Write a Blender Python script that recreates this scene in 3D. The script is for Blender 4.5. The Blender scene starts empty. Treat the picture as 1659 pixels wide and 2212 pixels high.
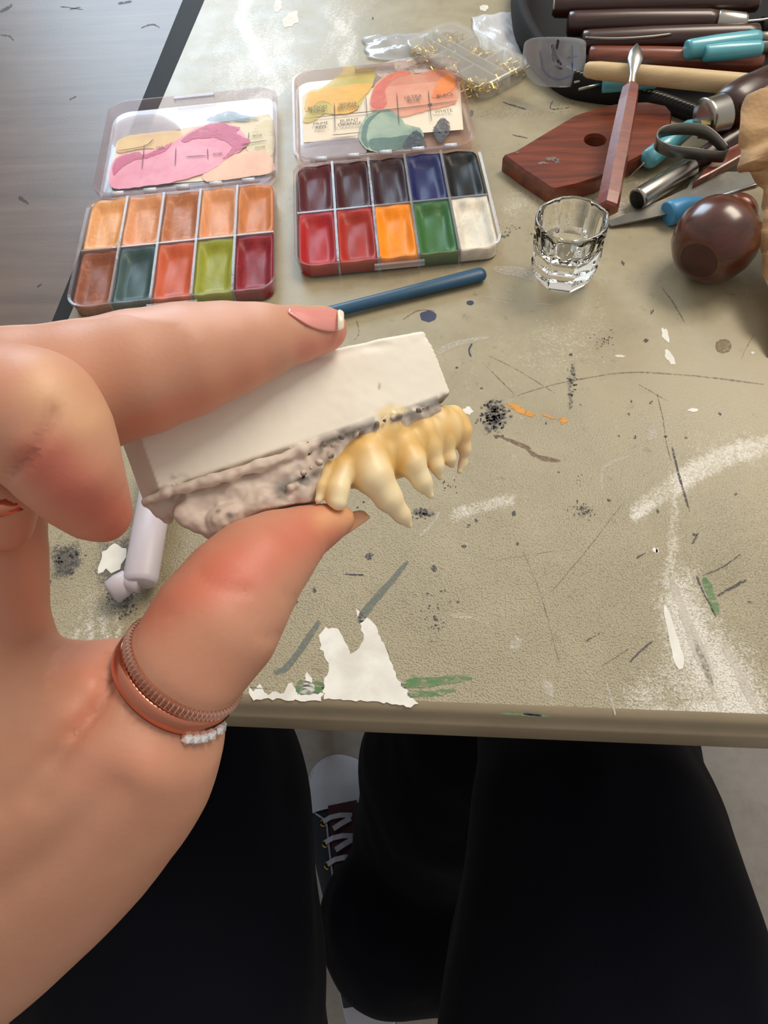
import bpy, bmesh, math, random
import numpy as np
from mathutils import Vector, Matrix
random.seed(7); rng = np.random.default_rng(7)
S = bpy.context.scene
COL = S.collection
# ------------------------------------------------------------------ camera
F, CXP, CYP = 1600.0, 829.5, 1106.0
TZ = 0.75                                   # height of the table top
PITCH, ROLL, YAW = 1.01462, -0.114938, 0.155686
CP = np.array([0, 0, TZ + 0.26462])
def _basis():
    f = np.array([0, math.cos(PITCH), -math.sin(PITCH)]); rt = np.array([1., 0, 0]); up = np.cross(rt, f)
    c, s = math.cos(ROLL), math.sin(ROLL)
    R, U = rt*c + up*s, up*c - rt*s
    c, s = math.cos(YAW), math.sin(YAW)
    M = np.array([[c, -s, 0], [s, c, 0], [0, 0, 1]])
    return M @ R, M @ U, M @ f
CR, CU, CD = _basis()
cam = bpy.data.cameras.new('camera'); camo = bpy.data.objects.new('camera', cam); COL.objects.link(camo)
cam.sensor_fit = 'VERTICAL'; cam.sensor_height = 36.0; cam.lens = F/2212*36.0; cam.clip_start = 0.01
camo.matrix_world = Matrix(((CR[0], CU[0], -CD[0], CP[0]), (CR[1], CU[1], -CD[1], CP[1]), (CR[2], CU[2], -CD[2], CP[2]), (0, 0, 0, 1)))
S.camera = camo
cam.dof.use_dof = False
# ------------------------------------------------------------------ light
S.view_settings.view_transform = 'Standard'; S.view_settings.look = 'None'
S.view_settings.gamma = 1.0; S.view_settings.exposure = 0.0; S.view_settings.use_curve_mapping = False
w = bpy.data.worlds.new('room_light'); S.world = w; w.use_nodes = True
w.node_tree.nodes['Background'].inputs[0].default_value = (1.0, 0.93, 0.86, 1)
_t = w.node_tree; _tc = _t.nodes.new('ShaderNodeTexCoord'); _sp = _t.nodes.new('ShaderNodeVectorMath'); _sp.operation = 'DOT_PRODUCT'; _sp.inputs[1].default_value = (.1, .6, .75)
_t.links.new(_tc.outputs['Generated'], _sp.inputs[0]); _mr = _t.nodes.new('ShaderNodeMapRange'); _t.links.new(_sp.outputs['Value'], _mr.inputs[0])
for _i, _v in zip((1, 2, 3, 4), (-.9, .8, .26, .66)): _mr.inputs[_i].default_value = _v
_t.links.new(_mr.outputs[0], _t.nodes['Background'].inputs[1])        # the room is brighter towards its windows and ceiling
def area(name, loc, target, sx, sy, power, col):
    l = bpy.data.lights.new(name, 'AREA'); l.shape = 'RECTANGLE'; l.size = sx; l.size_y = sy; l.energy = power; l.color = col
    o = bpy.data.objects.new(name, l); COL.objects.link(o); o.location = loc
    o.rotation_euler = (Vector(target)-Vector(loc)).to_track_quat('-Z', 'Y').to_euler(); return o
area('window_light', (-.85, 2.6, 1.95), (-.1, .3, .95), 1.0, 1.3, 38, (0.66, 0.84, 1.0))
area('ceiling_light', (1.0, 1.15, 2.65), (0.0, .3, .8), 1.2, 0.7, 36, (1.0, 0.89, 0.74))
# ------------------------------------------------------------------ helpers
def sr(r, g, b):
    f = lambda c: (c/255/12.92) if c/255 <= .04045 else ((c/255+.055)/1.055)**2.4
    return (f(r), f(g), f(b))
def ray(u, v): return (u-CXP)/F*CR + (CYP-v)/F*CU + CD
def pd(u, v, d): return CP + ray(u, v)*d
def pz(u, v, z=TZ):
    q = ray(u, v); return CP + q*((z-CP[2])/q[2])
def proj(P):
    q = np.asarray(P)-CP; z = q @ CD
    return CXP + F*(q @ CR)/z, CYP - F*(q @ CU)/z, z
def V3(p): return Vector((float(p[0]), float(p[1]), float(p[2])))

def link(name, me, mat=None, parent=None, smooth=False):
    o = bpy.data.objects.new(name, me); COL.objects.link(o)
    if mat is not None:
        for m in (mat if isinstance(mat, (list, tuple)) else [mat]): me.materials.append(m)
    if parent is not None: o.parent = parent
    if smooth:
        me.polygons.foreach_set('use_smooth', [True]*len(me.polygons))
    return o
def mesh(name, verts, faces, mat=None, parent=None, smooth=False):
    me = bpy.data.meshes.new(name); me.from_pydata([tuple(map(float, v)) for v in verts], [], [tuple(map(int, f)) for f in faces]); me.update()
    return link(name, me, mat, parent, smooth)
def from_bm(name, bm, mat=None, parent=None, smooth=False):
    me = bpy.data.meshes.new(name); bm.normal_update(); bm.to_mesh(me); bm.free()
    return link(name, me, mat, parent, smooth)
def empty(name, loc=(0, 0, 0), mw=None):
    o = bpy.data.objects.new(name, None); COL.objects.link(o); o.empty_display_size = .01
    if mw is not None: o.matrix_world = mw
    else: o.location = tuple(map(float, loc))
    return o
def tag(o, label=None, cat=None, group=None, kind=None):
    if label: o['label'] = label
    if cat: o['category'] = cat
    if group: o['group'] = group
    if kind: o['kind'] = kind
    return o
def adopt(parent, *kids):
    for k in kids:
        k.parent = parent; k.matrix_parent_inverse = Matrix.Translation(parent.location).inverted() if parent.rotation_euler.to_matrix() == Matrix.Identity(3) else parent.matrix_world.inverted()

# ---- materials
def nt(name):
    m = bpy.data.materials.new(name); m.use_nodes = True; t = m.node_tree
    return m, t, t.nodes['Principled BSDF']
def setp(b, **k):
    for n, v in k.items():
        b.inputs[n.replace('_', ' ')].default_value = v
def noise_node(t, scale, detail=4, rough=.6, dist=0, vec=None):
    n = t.nodes.new('ShaderNodeTexNoise'); n.inputs['Scale'].default_value = scale; n.inputs['Detail'].default_value = detail
    n.inputs['Roughness'].default_value = rough; n.inputs['Distortion'].default_value = dist
    if vec is not None: t.links.new(vec, n.inputs['Vector'])
    return n
def objvec(t, scale=(1, 1, 1), rot=(0, 0, 0)):
    c = t.nodes.new('ShaderNodeTexCoord'); mp = t.nodes.new('ShaderNodeMapping'); mp.inputs['Scale'].default_value = scale; mp.inputs['Rotation'].default_value = rot
    t.links.new(c.outputs['Object'], mp.inputs[0]); return mp.outputs[0]
def ramp(t, fac, stops):
    r = t.nodes.new('ShaderNodeValToRGB'); el = r.color_ramp.elements
    while len(el) < len(stops): el.new(.5)
    for e, (p, c) in zip(el, stops):
        e.position = p; e.color = (*c, 1) if len(c) == 3 else c
    t.links.new(fac, r.inputs[0]); return r.outputs[0]
def bump(t, b, h, strength=.3, dist=.001, prev=None):
    n = t.nodes.new('ShaderNodeBump'); n.inputs['Strength'].default_value = strength; n.inputs['Distance'].default_value = dist
    t.links.new(h, n.inputs['Height'])
    if prev is not None: t.links.new(prev, n.inputs['Normal'])
    t.links.new(n.outputs[0], b.inputs['Normal']); return n.outputs[0]
def mixc(t, fac, a, b_, blend='MIX'):
    m = t.nodes.new('ShaderNodeMix'); m.data_type = 'RGBA'; m.blend_type = blend
    for sock, val in ((m.inputs[0], fac), (m.inputs[6], a), (m.inputs[7], b_)):
        if hasattr(val, 'is_linked') or isinstance(val, bpy.types.NodeSocket): t.links.new(val, sock)
        elif isinstance(val, (int, float)): sock.default_value = val
        else: sock.default_value = (*val, 1) if len(val) == 3 else val
    return m.outputs[2]
def math_(t, op, a, b_=0.0, clamp=False):
    m = t.nodes.new('ShaderNodeMath'); m.operation = op; m.use_clamp = clamp
    for s, v in ((m.inputs[0], a), (m.inputs[1], b_)):
        if isinstance(v, bpy.types.NodeSocket): t.links.new(v, s)
        else: s.default_value = v
    return m.outputs[0]
def mat(name, col, rough=.5, metal=0., scale=60, var=.12, bumps=.1, bscale=400, **k):
    """plain surface with slight procedural colour variation and micro bump"""
    m, t, b = nt(name); v = objvec(t)
    n = noise_node(t, scale, 5, .6, 0, v)
    c = ramp(t, n.outputs[0], [(.3, tuple(x*(1-var) for x in col)), (.7, tuple(min(1, x*(1+var)) for x in col))])
    t.links.new(c, b.inputs['Base Color']); setp(b, Roughness=rough, Metallic=metal)
    if bumps:
        n2 = noise_node(t, bscale, 3, .6, 0, v); bump(t, b, n2.outputs[0], bumps, .0004)
    for q, v_ in k.items(): b.inputs[q.replace('_', ' ')].default_value = v_
    return m
def wood(name, c1, c2, scale=(6, 60, 60), rough=.35, rot=(0, 0, 0), coat=.3):
    m, t, b = nt(name); v = objvec(t, scale, rot)
    n = noise_node(t, 4, 6, .65, .6, v)
    t.links.new(ramp(t, n.outputs[0], [(.32, c1), (.68, c2)]), b.inputs['Base Color'])
    setp(b, Roughness=rough); b.inputs['Coat Weight'].default_value = coat; b.inputs['Coat Roughness'].default_value = .2
    bump(t, b, n.outputs[0], .15, .0004); return m
def clear(name, tint=(1, 1, 1), rough=.08, haze=0.0, hcol=(.9, .9, .92), ior=1.5):
    """thin clear plastic: lets light straight through, reflects by Fresnel; haze is frosting"""
    m = bpy.data.materials.new(name); m.use_nodes = True; t = m.node_tree; t.nodes.clear()
    out = t.nodes.new('ShaderNodeOutputMaterial'); tr = t.nodes.new('ShaderNodeBsdfTransparent'); tr.inputs[0].default_value = (*tint, 1)
    gl = t.nodes.new('ShaderNodeBsdfGlossy'); gl.inputs['Roughness'].default_value = rough
    lw = t.nodes.new('ShaderNodeLayerWeight'); lw.inputs[0].default_value = .5
    fr = math_(t, 'ADD', math_(t, 'MULTIPLY', math_(t, 'POWER', lw.outputs['Facing'], 4.0), .8), .05, True)
    n = noise_node(t, 90, 3, .6, 0, objvec(t)); bp = t.nodes.new('ShaderNodeBump'); bp.inputs['Strength'].default_value = .25; bp.inputs['Distance'].default_value = .0006
    t.links.new(n.outputs[0], bp.inputs['Height']); t.links.new(bp.outputs[0], gl.inputs['Normal']); t.links.new(bp.outputs[0], lw.inputs['Normal'])
    mx = t.nodes.new('ShaderNodeMixShader'); t.links.new(fr, mx.inputs[0]); t.links.new(tr.outputs[0], mx.inputs[1]); t.links.new(gl.outputs[0], mx.inputs[2])
    last = mx.outputs[0]
    if haze > 0:
        df = t.nodes.new('ShaderNodeBsdfDiffuse'); df.inputs[0].default_value = (*hcol, 1)
        m2 = t.nodes.new('ShaderNodeMixShader'); m2.inputs[0].default_value = haze
        t.links.new(last, m2.inputs[1]); t.links.new(df.outputs[0], m2.inputs[2]); last = m2.outputs[0]
    t.links.new(last, out.inputs[0]); return m
def paint_mark(name, col, col2=None, cover=.8, nscale=900, rough=.6, soft=.06, stretch=(1, 1, 1), alpha=1.0, tscale=80, rot=(0, 0, 0)):
    """paint lying on a surface, broken up by fine noise; cover = share of the area it hides"""
    m, t, b = nt(name); v = objvec(t, stretch, rot)
    n = noise_node(t, nscale, 3, .7, 0, v); th = 1-cover
    lv_ = (.16 if cover > .94 else .3)+th*.4
    a = ramp(t, n.outputs[0], [(max(0, lv_-soft), (0, 0, 0)), (min(1, lv_+soft), (alpha,)*3)])
    n2 = noise_node(t, tscale, 4, .6, .3, v)
    t.links.new(ramp(t, n2.outputs[0], [(.35, col), (.65, col2 or tuple(x*.85 for x in col))]), b.inputs['Base Color'])
    setp(b, Roughness=rough); t.links.new(a, b.inputs['Alpha']); return m

# ---- shape builders
def box_bm(bm, c, s, M=None):
    r = bmesh.ops.create_cube(bm, size=1.0)
    for v in r['verts']:
        v.co = Vector((v.co.x*s[0]+c[0], v.co.y*s[1]+c[1], v.co.z*s[2]+c[2]))
        if M is not None: v.co = M @ v.co
    return r['verts']
def frame_from(axis, hint=(0, 0, 1)):
    a = np.asarray(axis, float); a = a/np.linalg.norm(a); h = np.asarray(hint, float)
    if abs(a @ h) > .98: h = np.array([1., 0, 0])
    x = np.cross(h, a); x /= np.linalg.norm(x); y = np.cross(a, x); return x, y, a
def lathe(name, A, B, prof, m, parent=None, seg=24, sy=1.0, hint=(0, 0, 1), smooth=True, closed=True, twist=0.):
    """prof: (t along A->B 0..1, radius m); sy squashes across the hint direction"""
    A = np.asarray(A, float); B = np.asarray(B, float); x, y, a = frame_from(B-A, hint)
    vs = []; fs = []
    for t_, r in prof:
        c = A+(B-A)*t_
        for k in range(seg):
            th = 2*math.pi*k/seg+twist; vs.append(c+x*math.cos(th)*r+y*math.sin(th)*r*sy)
    n = len(prof)
    for i in range(n-1):
        for k in range(seg):
            k2 = (k+1) % seg; fs.append((i*seg+k, i*seg+k2, (i+1)*seg+k2, (i+1)*seg+k))
    if closed: fs.append(tuple(range(seg))[::-1]); fs.append(tuple(range((n-1)*seg, n*seg)))
    o = mesh(name, vs, fs, m, parent, smooth)
    return o
def tube(name, pts, rad, m, parent=None, seg=10, flat=1.0, hint=(0, 0, 1), closed_loop=False):
    P = [np.asarray(p, float) for p in pts]; n = len(P); vs = []; fs = []
    R = rad if isinstance(rad, (list, tuple)) else [rad]*n
    for i in range(n):
        if closed_loop: d = P[(i+1) % n]-P[i-1]
        else: d = P[min(i+1, n-1)]-P[max(i-1, 0)]
        x, y, a = frame_from(d, hint)
        for k in range(seg):
            th = 2*math.pi*k/seg; vs.append(P[i]+x*math.cos(th)*R[i]*flat+y*math.sin(th)*R[i])
    for i in range(n if closed_loop else n-1):
        j = (i+1) % n
        for k in range(seg):
            k2 = (k+1) % seg; fs.append((i*seg+k, i*seg+k2, j*seg+k2, j*seg+k))
    if not closed_loop: fs.append(tuple(range(seg))[::-1]); fs.append(tuple(range((n-1)*seg, n*seg)))
    return mesh(name, vs, fs, m, parent, True)
def spline(pts, n=8, closed=False):
    """Catmull-Rom through points"""
    P = [np.asarray(p, float) for p in pts]; N = len(P); out = []
    rng_ = range(N if closed else N-1)
    for i in rng_:
        g = (lambda k: P[k % N]) if closed else (lambda k: P[min(max(k, 0), N-1)])
        a, b, c, d = g(i-1), g(i), g(i+1), g(i+2)
        for k in range(n):
            t = k/n; out.append(.5*((2*b)+(-a+c)*t+(2*a-5*b+4*c-d)*t*t+(-a+3*b-3*c+d)*t**3))
    if not closed: out.append(P[-1])
    return out
def prism(name, poly, up, h, m, parent=None, bevel=0, seg=2, smooth=False):
    """poly: 3D points of the lower face, extruded by up*h"""
    bm = bmesh.new(); vs = [bm.verts.new(V3(p)) for p in poly]; f = bm.faces.new(vs)
    r = bmesh.ops.extrude_face_region(bm, geom=[f]); U_ = V3(np.asarray(up)*h)
    for e in r['geom']:
        if isinstance(e, bmesh.types.BMVert): e.co += U_
    bmesh.ops.recalc_face_normals(bm, faces=bm.faces)
    if bevel: bmesh.ops.bevel(bm, geom=list(bm.edges), offset=bevel, segments=seg, profile=.5, affect='EDGES', clamp_overlap=True)
    return from_bm(name, bm, m, parent, smooth)
def rrect(W, L, r, n=6, cx=0., cy=0.):
    out = []
    for (x, y, a0) in ((cx+W-r, cy+L-r, 0), (cx+r, cy+L-r, 90), (cx+r, cy+r, 180), (cx+W-r, cy+r, 270)):
        for k in range(n+1):
            a = math.radians(a0+90*k/n); out.append((x+r*math.cos(a), y+r*math.sin(a)))
    return out
def loft(loops, cap0=True, cap1=True):
    vs = []; fs = []; n = len(loops[0])
    for l in loops: vs += list(l)
    for i in range(len(loops)-1):
        for k in range(n):
            k2 = (k+1) % n; fs.append((i*n+k, i*n+k2, (i+1)*n+k2, (i+1)*n+k))
    if cap0: fs.append(tuple(range(n))[::-1])
    if cap1: fs.append(tuple(range((len(loops)-1)*n, len(loops)*n)))
    return vs, fs
def jag(poly, amp, n=5, seed=1):
    """subdivide a closed 2D polygon and roughen its outline"""
    r_ = random.Random(seed); out = []; N = len(poly)
    for i in range(N):
        a = poly[i]; b = poly[(i+1) % N]
        L = math.hypot(b[0]-a[0], b[1]-a[1]); m = max(1, min(n*3, int(L/8)))
        for k in range(m):
            t = k/m; out.append((a[0]+(b[0]-a[0])*t+r_.uniform(-amp, amp), a[1]+(b[1]-a[1])*t+r_.uniform(-amp, amp)))
    return out
def stroke_poly(pts, w0, w1=None, jitter=1.0, seed=1, n=5):
    r_ = random.Random(seed); w1 = w0 if w1 is None else w1
    P = spline([np.array(p, float) for p in pts], n); N = len(P); Lf = []; Rt = []
    for i, p in enumerate(P):
        d = P[min(i+1, N-1)]-P[max(i-1, 0)]; d = d/(np.linalg.norm(d)+1e-9); nn = np.array([-d[1], d[0]])
        t = i/(N-1); wd = (w0+(w1-w0)*t)/2*(min(1, .35+4*t, .35+4*(1-t)))
        Lf.append(tuple(p+nn*(wd+r_.uniform(-jitter, jitter)))); Rt.append(tuple(p-nn*(wd+r_.uniform(-jitter, jitter))))
    return Lf+Rt[::-1]
def blob_poly(c, rx, ry=None, jitter=.15, n=18, seed=1, rot=0):
    r_ = random.Random(seed); ry = ry or rx; out = []
    for k in range(n):
        a = 2*math.pi*k/n; q = 1+r_.uniform(-jitter, jitter); x = rx*q*math.cos(a); y = ry*q*math.sin(a)
        out.append((c[0]+x*math.cos(rot)-y*math.sin(rot), c[1]+x*math.sin(rot)+y*math.cos(rot)))
    return out
from mathutils.geometry import tessellate_polygon
def add_flat(store, poly3, mi):
    """collect a flat polygon into store = [verts, faces, material indices]"""
    b = len(store[0]); tri = tessellate_polygon([[V3(p) for p in poly3]])
    store[0] += [tuple(map(float, p)) for p in poly3]
    for t in tri: store[1].append(tuple(b+i for i in t)); store[2].append(mi)

# ---- signed distance sculpting -> mesh (naive surface nets)
def cap(a, b, ra, rb, k=None, flat=None):
    a = np.asarray(a, np.float32); b = np.asarray(b, np.float32); ab = b-a; L2 = float(ab @ ab)+1e-12
    def f(P):
        if flat is not None:
            s, c = flat; P = P + ((P-c) @ CD.astype(np.float32))[:, None]*((s-1)*CD.astype(np.float32))[None]
        ap = P-a; t = np.clip((ap @ ab)/L2, 0, 1); return np.sqrt(((ap-t[:, None]*ab)**2).sum(1))-(ra+(rb-ra)*t)
    return (f, k, np.minimum(a, b)-max(ra, rb), np.maximum(a, b)+max(ra, rb))
def chain(pts, k, flat=1.0):
    """pts: (u, v, depth, radius in px) along a limb; consecutive round cones"""
    out = []
    for (a, b) in zip(pts[:-1], pts[1:]):
        A, B = pd(*a[:3]), pd(*b[:3])
        fl = None if flat == 1.0 else (flat, ((A+B)/2).astype(np.float32))
        out.append(cap(A, B, a[3]*a[2]/F, b[3]*b[2]/F, k, fl))
    return out
def smin(a, b, k):
    h = np.clip(.5+.5*(b-a)/k, 0, 1); return b*(1-h)+a*h-k*h*(1-h)
def field(prims, kdef=.003, intra=None):
    def f(P):
        P = P.astype(np.float32); d = None
        for (g, k, lo, hi) in prims:
            e = g(P); d = e if d is None else smin(d, e, k or kdef)
        return d
    return f
def bounds(prims, pad):
    lo = np.min([p[2] for p in prims], 0)-pad; hi = np.max([p[3] for p in prims], 0)+pad; return lo, hi
def nets(f, lo, hi, h):
    B = 8; nb = np.ceil((hi-lo)/(h*B)).astype(int); N = nb*B+1
    bc = np.stack(np.meshgrid(*[np.arange(n) for n in nb], indexing='ij'), -1).reshape(-1, 3)
    dc = f(lo+(bc+.5)*B*h); V = np.empty(nb*B+0, np.float32)
    Vb = np.broadcast_to(dc.reshape(nb)[:, None, :, None, :, None], (nb[0], B, nb[1], B, nb[2], B)).reshape(nb*B).copy()
    keep = bc[np.abs(dc) < h*B*1.35]; off = np.stack(np.meshgrid(*[np.arange(B)]*3, indexing='ij'), -1).reshape(-1, 3)
    for i in range(0, len(keep), 600):
        idx = (keep[i:i+600, None, :]*B+off[None]).reshape(-1, 3)
        Vb[idx[:, 0], idx[:, 1], idx[:, 2]] = f(lo+idx*h)
    V = Vb; sgn = V < 0; nx, ny, nz = V.shape
    s8 = sum(sgn[a:nx-1+a, b:ny-1+b, c:nz-1+c].astype(np.int8) for a in (0, 1) for b in (0, 1) for c in (0, 1))
    act = np.argwhere((s8 > 0) & (s8 < 8)); ids = -np.ones((nx-1, ny-1, nz-1), np.int64); ids[act[:, 0], act[:, 1], act[:, 2]] = np.arange(len(act))
    acc = np.zeros((len(act), 3)); cnt = np.zeros(len(act))
    C8 = [(a, b, c) for a in (0, 1) for b in (0, 1) for c in (0, 1)]
    val = {c: V[act[:, 0]+c[0], act[:, 1]+c[1], act[:, 2]+c[2]] for c in C8}
    for c in C8:
        for ax in range(3):
            if c[ax]: continue
            e = list(c); e[ax] = 1; e = tuple(e); va, vb = val[c], val[e]; m = (va < 0) != (vb < 0)
            t = np.where(m, va/np.where(m, va-vb, 1), 0); p = np.tile(np.array(c, float), (len(act), 1)); p[:, ax] += t
            acc += p*m[:, None]; cnt += m
    verts = lo+(act+acc/np.maximum(cnt, 1)[:, None])*h
    faces = []
    for ax in range(3):
        b, c = (ax+1) % 3, (ax+2) % 3
        A = [slice(1, -1)]*3; A[ax] = slice(0, -1); s0 = sgn[tuple(A)]; A2 = list(A); A2[ax] = slice(1, None); s1 = sgn[tuple(A2)]
        e = np.argwhere(s0 != s1); st = s0[e[:, 0], e[:, 1], e[:, 2]]; o = np.ones(3, int); o[ax] = 0; e = e+o
        q = []
        for (db, dc_) in ((-1, -1), (0, -1), (0, 0), (-1, 0)):
            g = e.copy(); g[:, b] += db; g[:, c] += dc_; q.append(ids[g[:, 0], g[:, 1], g[:, 2]])
        q = np.stack(q, 1); q[~st] = q[~st][:, ::-1]; faces.append(q)
    faces = np.concatenate(faces); faces = faces[(faces >= 0).all(1)]
    return verts, faces
def grad(f, P, e=2e-4):
    g = np.stack([f(P+np.eye(3)[i]*e)-f(P-np.eye(3)[i]*e) for i in range(3)], 1).astype(float)
    return g/(np.linalg.norm(g, axis=1, keepdims=True)+1e-12)
def np_mesh(name, V, Fc, m=None, parent=None, col=None, nrm=None):
    me = bpy.data.meshes.new(name); n = len(V); k = len(Fc)
    me.vertices.add(n); me.vertices.foreach_set('co', np.asarray(V, np.float32).ravel())
    me.loops.add(k*4); me.loops.foreach_set('vertex_index', np.asarray(Fc, np.int32).ravel())
    me.polygons.add(k); me.polygons.foreach_set('loop_start', np.arange(0, k*4, 4, dtype=np.int32))
    me.polygons.foreach_set('use_smooth', [True]*k); me.update(calc_edges=True)
    if col is not None:
        a = me.color_attributes.new('tone', 'FLOAT_COLOR', 'POINT'); c = np.ones((n, 4), np.float32); c[:, :col.shape[1]] = col; a.data.foreach_set('color', c.ravel())
    if nrm is not None: me.normals_split_custom_set_from_vertices([tuple(map(float, q)) for q in nrm])
    return link(name, me, m, parent)
def submesh(V, Fc, mask_f):
    f = Fc[mask_f]; used = np.unique(f); mp = -np.ones(len(V), int); mp[used] = np.arange(len(used)); return used, mp[f]
def seg_dist(u, v, poly):
    """distance in px of many (u, v) to a polyline"""
    d = np.full(len(u), 1e9)
    for (a, b) in zip(poly[:-1], poly[1:]):
        ax, ay, bx, by = a[0], a[1], b[0], b[1]; L = (bx-ax)**2+(by-ay)**2+1e-9
        t = np.clip(((u-ax)*(bx-ax)+(v-ay)*(by-ay))/L, 0, 1); d = np.minimum(d, np.hypot(u-ax-t*(bx-ax), v-ay-t*(by-ay)))
    return d
def vnoise(P, scale, seed=0):
    """cheap smooth value noise on points"""
    Q = P*scale+seed*17.3; i = np.floor(Q).astype(int); f = Q-i; f = f*f*(3-2*f)
    def hsh(a): 
        n = (a[:, 0]*73856093 ^ a[:, 1]*19349663 ^ a[:, 2]*83492791 ^ (seed*2654435)) & 0xffffff
        n = (n*1103515245+12345) & 0x7fffffff; n = (n >> 5) % 10007; return n/10007
    r = 0
    for c in ((a, b, d) for a in (0, 1) for b in (0, 1) for d in (0, 1)):
        wgt = np.prod([f[:, k] if c[k] else 1-f[:, k] for k in range(3)], 0); r = r+wgt*hsh(i+np.array(c))
    return r*2-1
# ================================================================== floor
def floor_mat():
    m, t, b = nt('concrete_floor'); v = objvec(t)
    n = noise_node(t, 6, 6, .6, .2, v); n2 = noise_node(t, 60, 4, .6, 0, v)
    c = mixc(t, .5, ramp(t, n.outputs[0], [(.3, sr(146, 138, 130)), (.7, sr(190, 181, 170))]), ramp(t, n2.outputs[0], [(.3, sr(158, 150, 140)), (.7, sr(186, 178, 168))]))
    t.links.new(c, b.inputs['Base Color']); setp(b, Roughness=.6); bump(t, b, n2.outputs[0], .1, .001); return m
fl = mesh('floor', [(-3, -2, 0), (3, -2, 0), (3, 4, 0), (-3, 4, 0)], [(0, 1, 2, 3)], floor_mat()); tag(fl, kind='structure')
wl = mesh('wall_back', [(-3, 3.2, 0), (3, 3.2, 0), (3, 3.2, 2.8), (-3, 3.2, 2.8), (-3, 3.3, 0), (3, 3.3, 0), (3, 3.3, 2.8), (-3, 3.3, 2.8)], [(0, 1, 2, 3), (7, 6, 5, 4), (0, 4, 5, 1), (1, 5, 6, 2), (2, 6, 7, 3), (3, 7, 4, 0)], mat('painted_wall', sr(150, 146, 140), .8, scale=3)); tag(wl, kind='structure')
# ================================================================== tan work table
Y0 = 0.0785; pA = pz(442, 0); pB = pz(143, 700)
def left_x(y): return pB[0]+(pA[0]-pB[0])*(y-pB[1])/(pA[1]-pB[1])
Y1, X1 = .98, .62; TH = .024
def leather_top():
    m, t, b = nt('tan_tabletop'); v = objvec(t)
    n = noise_node(t, 9, 6, .65, .3, v); n2 = noise_node(t, 45, 5, .7, .2, v)
    base = ramp(t, n.outputs[0], [(.3, sr(149, 139, 113)), (.7, sr(173, 162, 133))])
    base = mixc(t, .45, base, ramp(t, n2.outputs[0], [(.3, sr(140, 131, 107)), (.7, sr(175, 164, 135))]))
    # grime specks
    n3 = noise_node(t, 170, 5, .75, 0, v); base = mixc(t, ramp(t, n3.outputs[0], [(.60, (0, 0, 0)), (.72, (.45,)*3)]), base, sr(88, 82, 72))
    # fine pits of the leather-like skin, strongest near the front edge
    vo = t.nodes.new('ShaderNodeTexVoronoi'); vo.inputs['Scale'].default_value = 1450; t.links.new(v, vo.inputs['Vector'])
    nn = noise_node(t, 800, 3, .6, 0, v)
    a = t.nodes.new('ShaderNodeAttribute'); a.attribute_name = 'tone'; sp = t.nodes.new('ShaderNodeSeparateColor'); t.links.new(a.outputs['Color'], sp.inputs[0])
    # worn white paint and painted sheen: density from the mask, broken by the grain
    nw = noise_node(t, 950, 5, .75, 0, v); nw2 = noise_node(t, 30, 4, .6, .5, objvec(t, (1, .35, 1), (0, 0, .3)))
    q = math_(t, 'ADD', math_(t, 'MULTIPLY', nw.outputs[0], .75), math_(t, 'MULTIPLY', nw2.outputs[0], .6))
    q = math_(t, 'ADD', q, math_(t, 'MULTIPLY', sp.outputs[0], .34))
    fac = ramp(t, q, [(.80, (0, 0, 0)), (1.0, (.85,)*3)])
    base = mixc(t, fac, base, sr(226, 222, 212))
    q2 = math_(t, 'ADD', nw.outputs[0], math_(t, 'MULTIPLY', sp.outputs[1], .6))
    base = mixc(t, ramp(t, q2, [(.70, (0, 0, 0)), (.84, (.85,)*3)]), base, sr(70, 67, 64))
    pit = math_(t, 'MULTIPLY', ramp(t, vo.outputs['Distance'], [(.50, (0, 0, 0)), (.72, (1, 1, 1))]), math_(t, 'MULTIPLY', sp.outputs[2], .36))
    base = mixc(t, pit, base, sr(84, 74, 58))      # darker in the pits of the grain
    t.links.new(base, b.inputs['Base Color'])
    r = ramp(t, n2.outputs[0], [(.3, (.32,)*3), (.7, (.46,)*3)]); t.links.new(r, b.inputs['Roughness'])
    hgt = math_(t, 'MULTIPLY', vo.outputs['Distance'], sp.outputs[2])
    bump(t, b, math_(t, 'ADD', hgt, math_(t, 'MULTIPLY', nn.outputs[0], math_(t, 'MULTIPLY', sp.outputs[2], .8))), .45, .0005)
    return m
def soft_poly(u, v, poly, s):
    """1 inside a pixel polygon, falling to 0 over s px outside"""
    ins = np.zeros(len(u), bool); n = len(poly)
    for i in range(n):
        x1, y1 = poly[i]; x2, y2 = poly[(i+1) % n]
        c = ((y1 > v) != (y2 > v)); ins ^= c & (u < (x2-x1)*(v-y1)/(y2-y1+1e-9)+x1)
    d = seg_dist(u, v, list(poly)+[poly[0]]); return np.where(ins, np.clip(.5+d/s/2, 0, 1), np.clip(.5-d/s/2, 0, 1))
NX, NY = 330, 380
gx, gy = np.linspace(0, 1, NX), np.linspace(0, 1, NY)**1.3
ys = Y0+.004+(Y1-Y0-.004)*gy; GY, GX = np.meshgrid(ys, gx, indexing='ij')
lx = pB[0]+(pA[0]-pB[0])*(GY-pB[1])/(pA[1]-pB[1]); GXw = lx+(X1-lx)*GX**1.15
Vt = np.stack([GXw, GY, np.full_like(GY, TZ)], -1).reshape(-1, 3)
tu, tv, _ = proj(Vt)
def stroke(pts, w, soft=.6):
    d = seg_dist(tu, tv, pts); return np.clip(1-(d-w*(1-soft)/2)/(w*soft/2+1e-6), 0, 1)
Wm = np.zeros(len(Vt)); Dm = np.zeros(len(Vt))
def addw(a, s): 
    global Wm; Wm = np.maximum(Wm, a*s)
def addd(a, s):
    global Dm; Dm = np.maximum(Dm, a*s)
addw(stroke([(1380, 1100), (1430, 1065), (1500, 1020), (1570, 985), (1659, 960), (1750, 930)], 75), .75)
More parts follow.
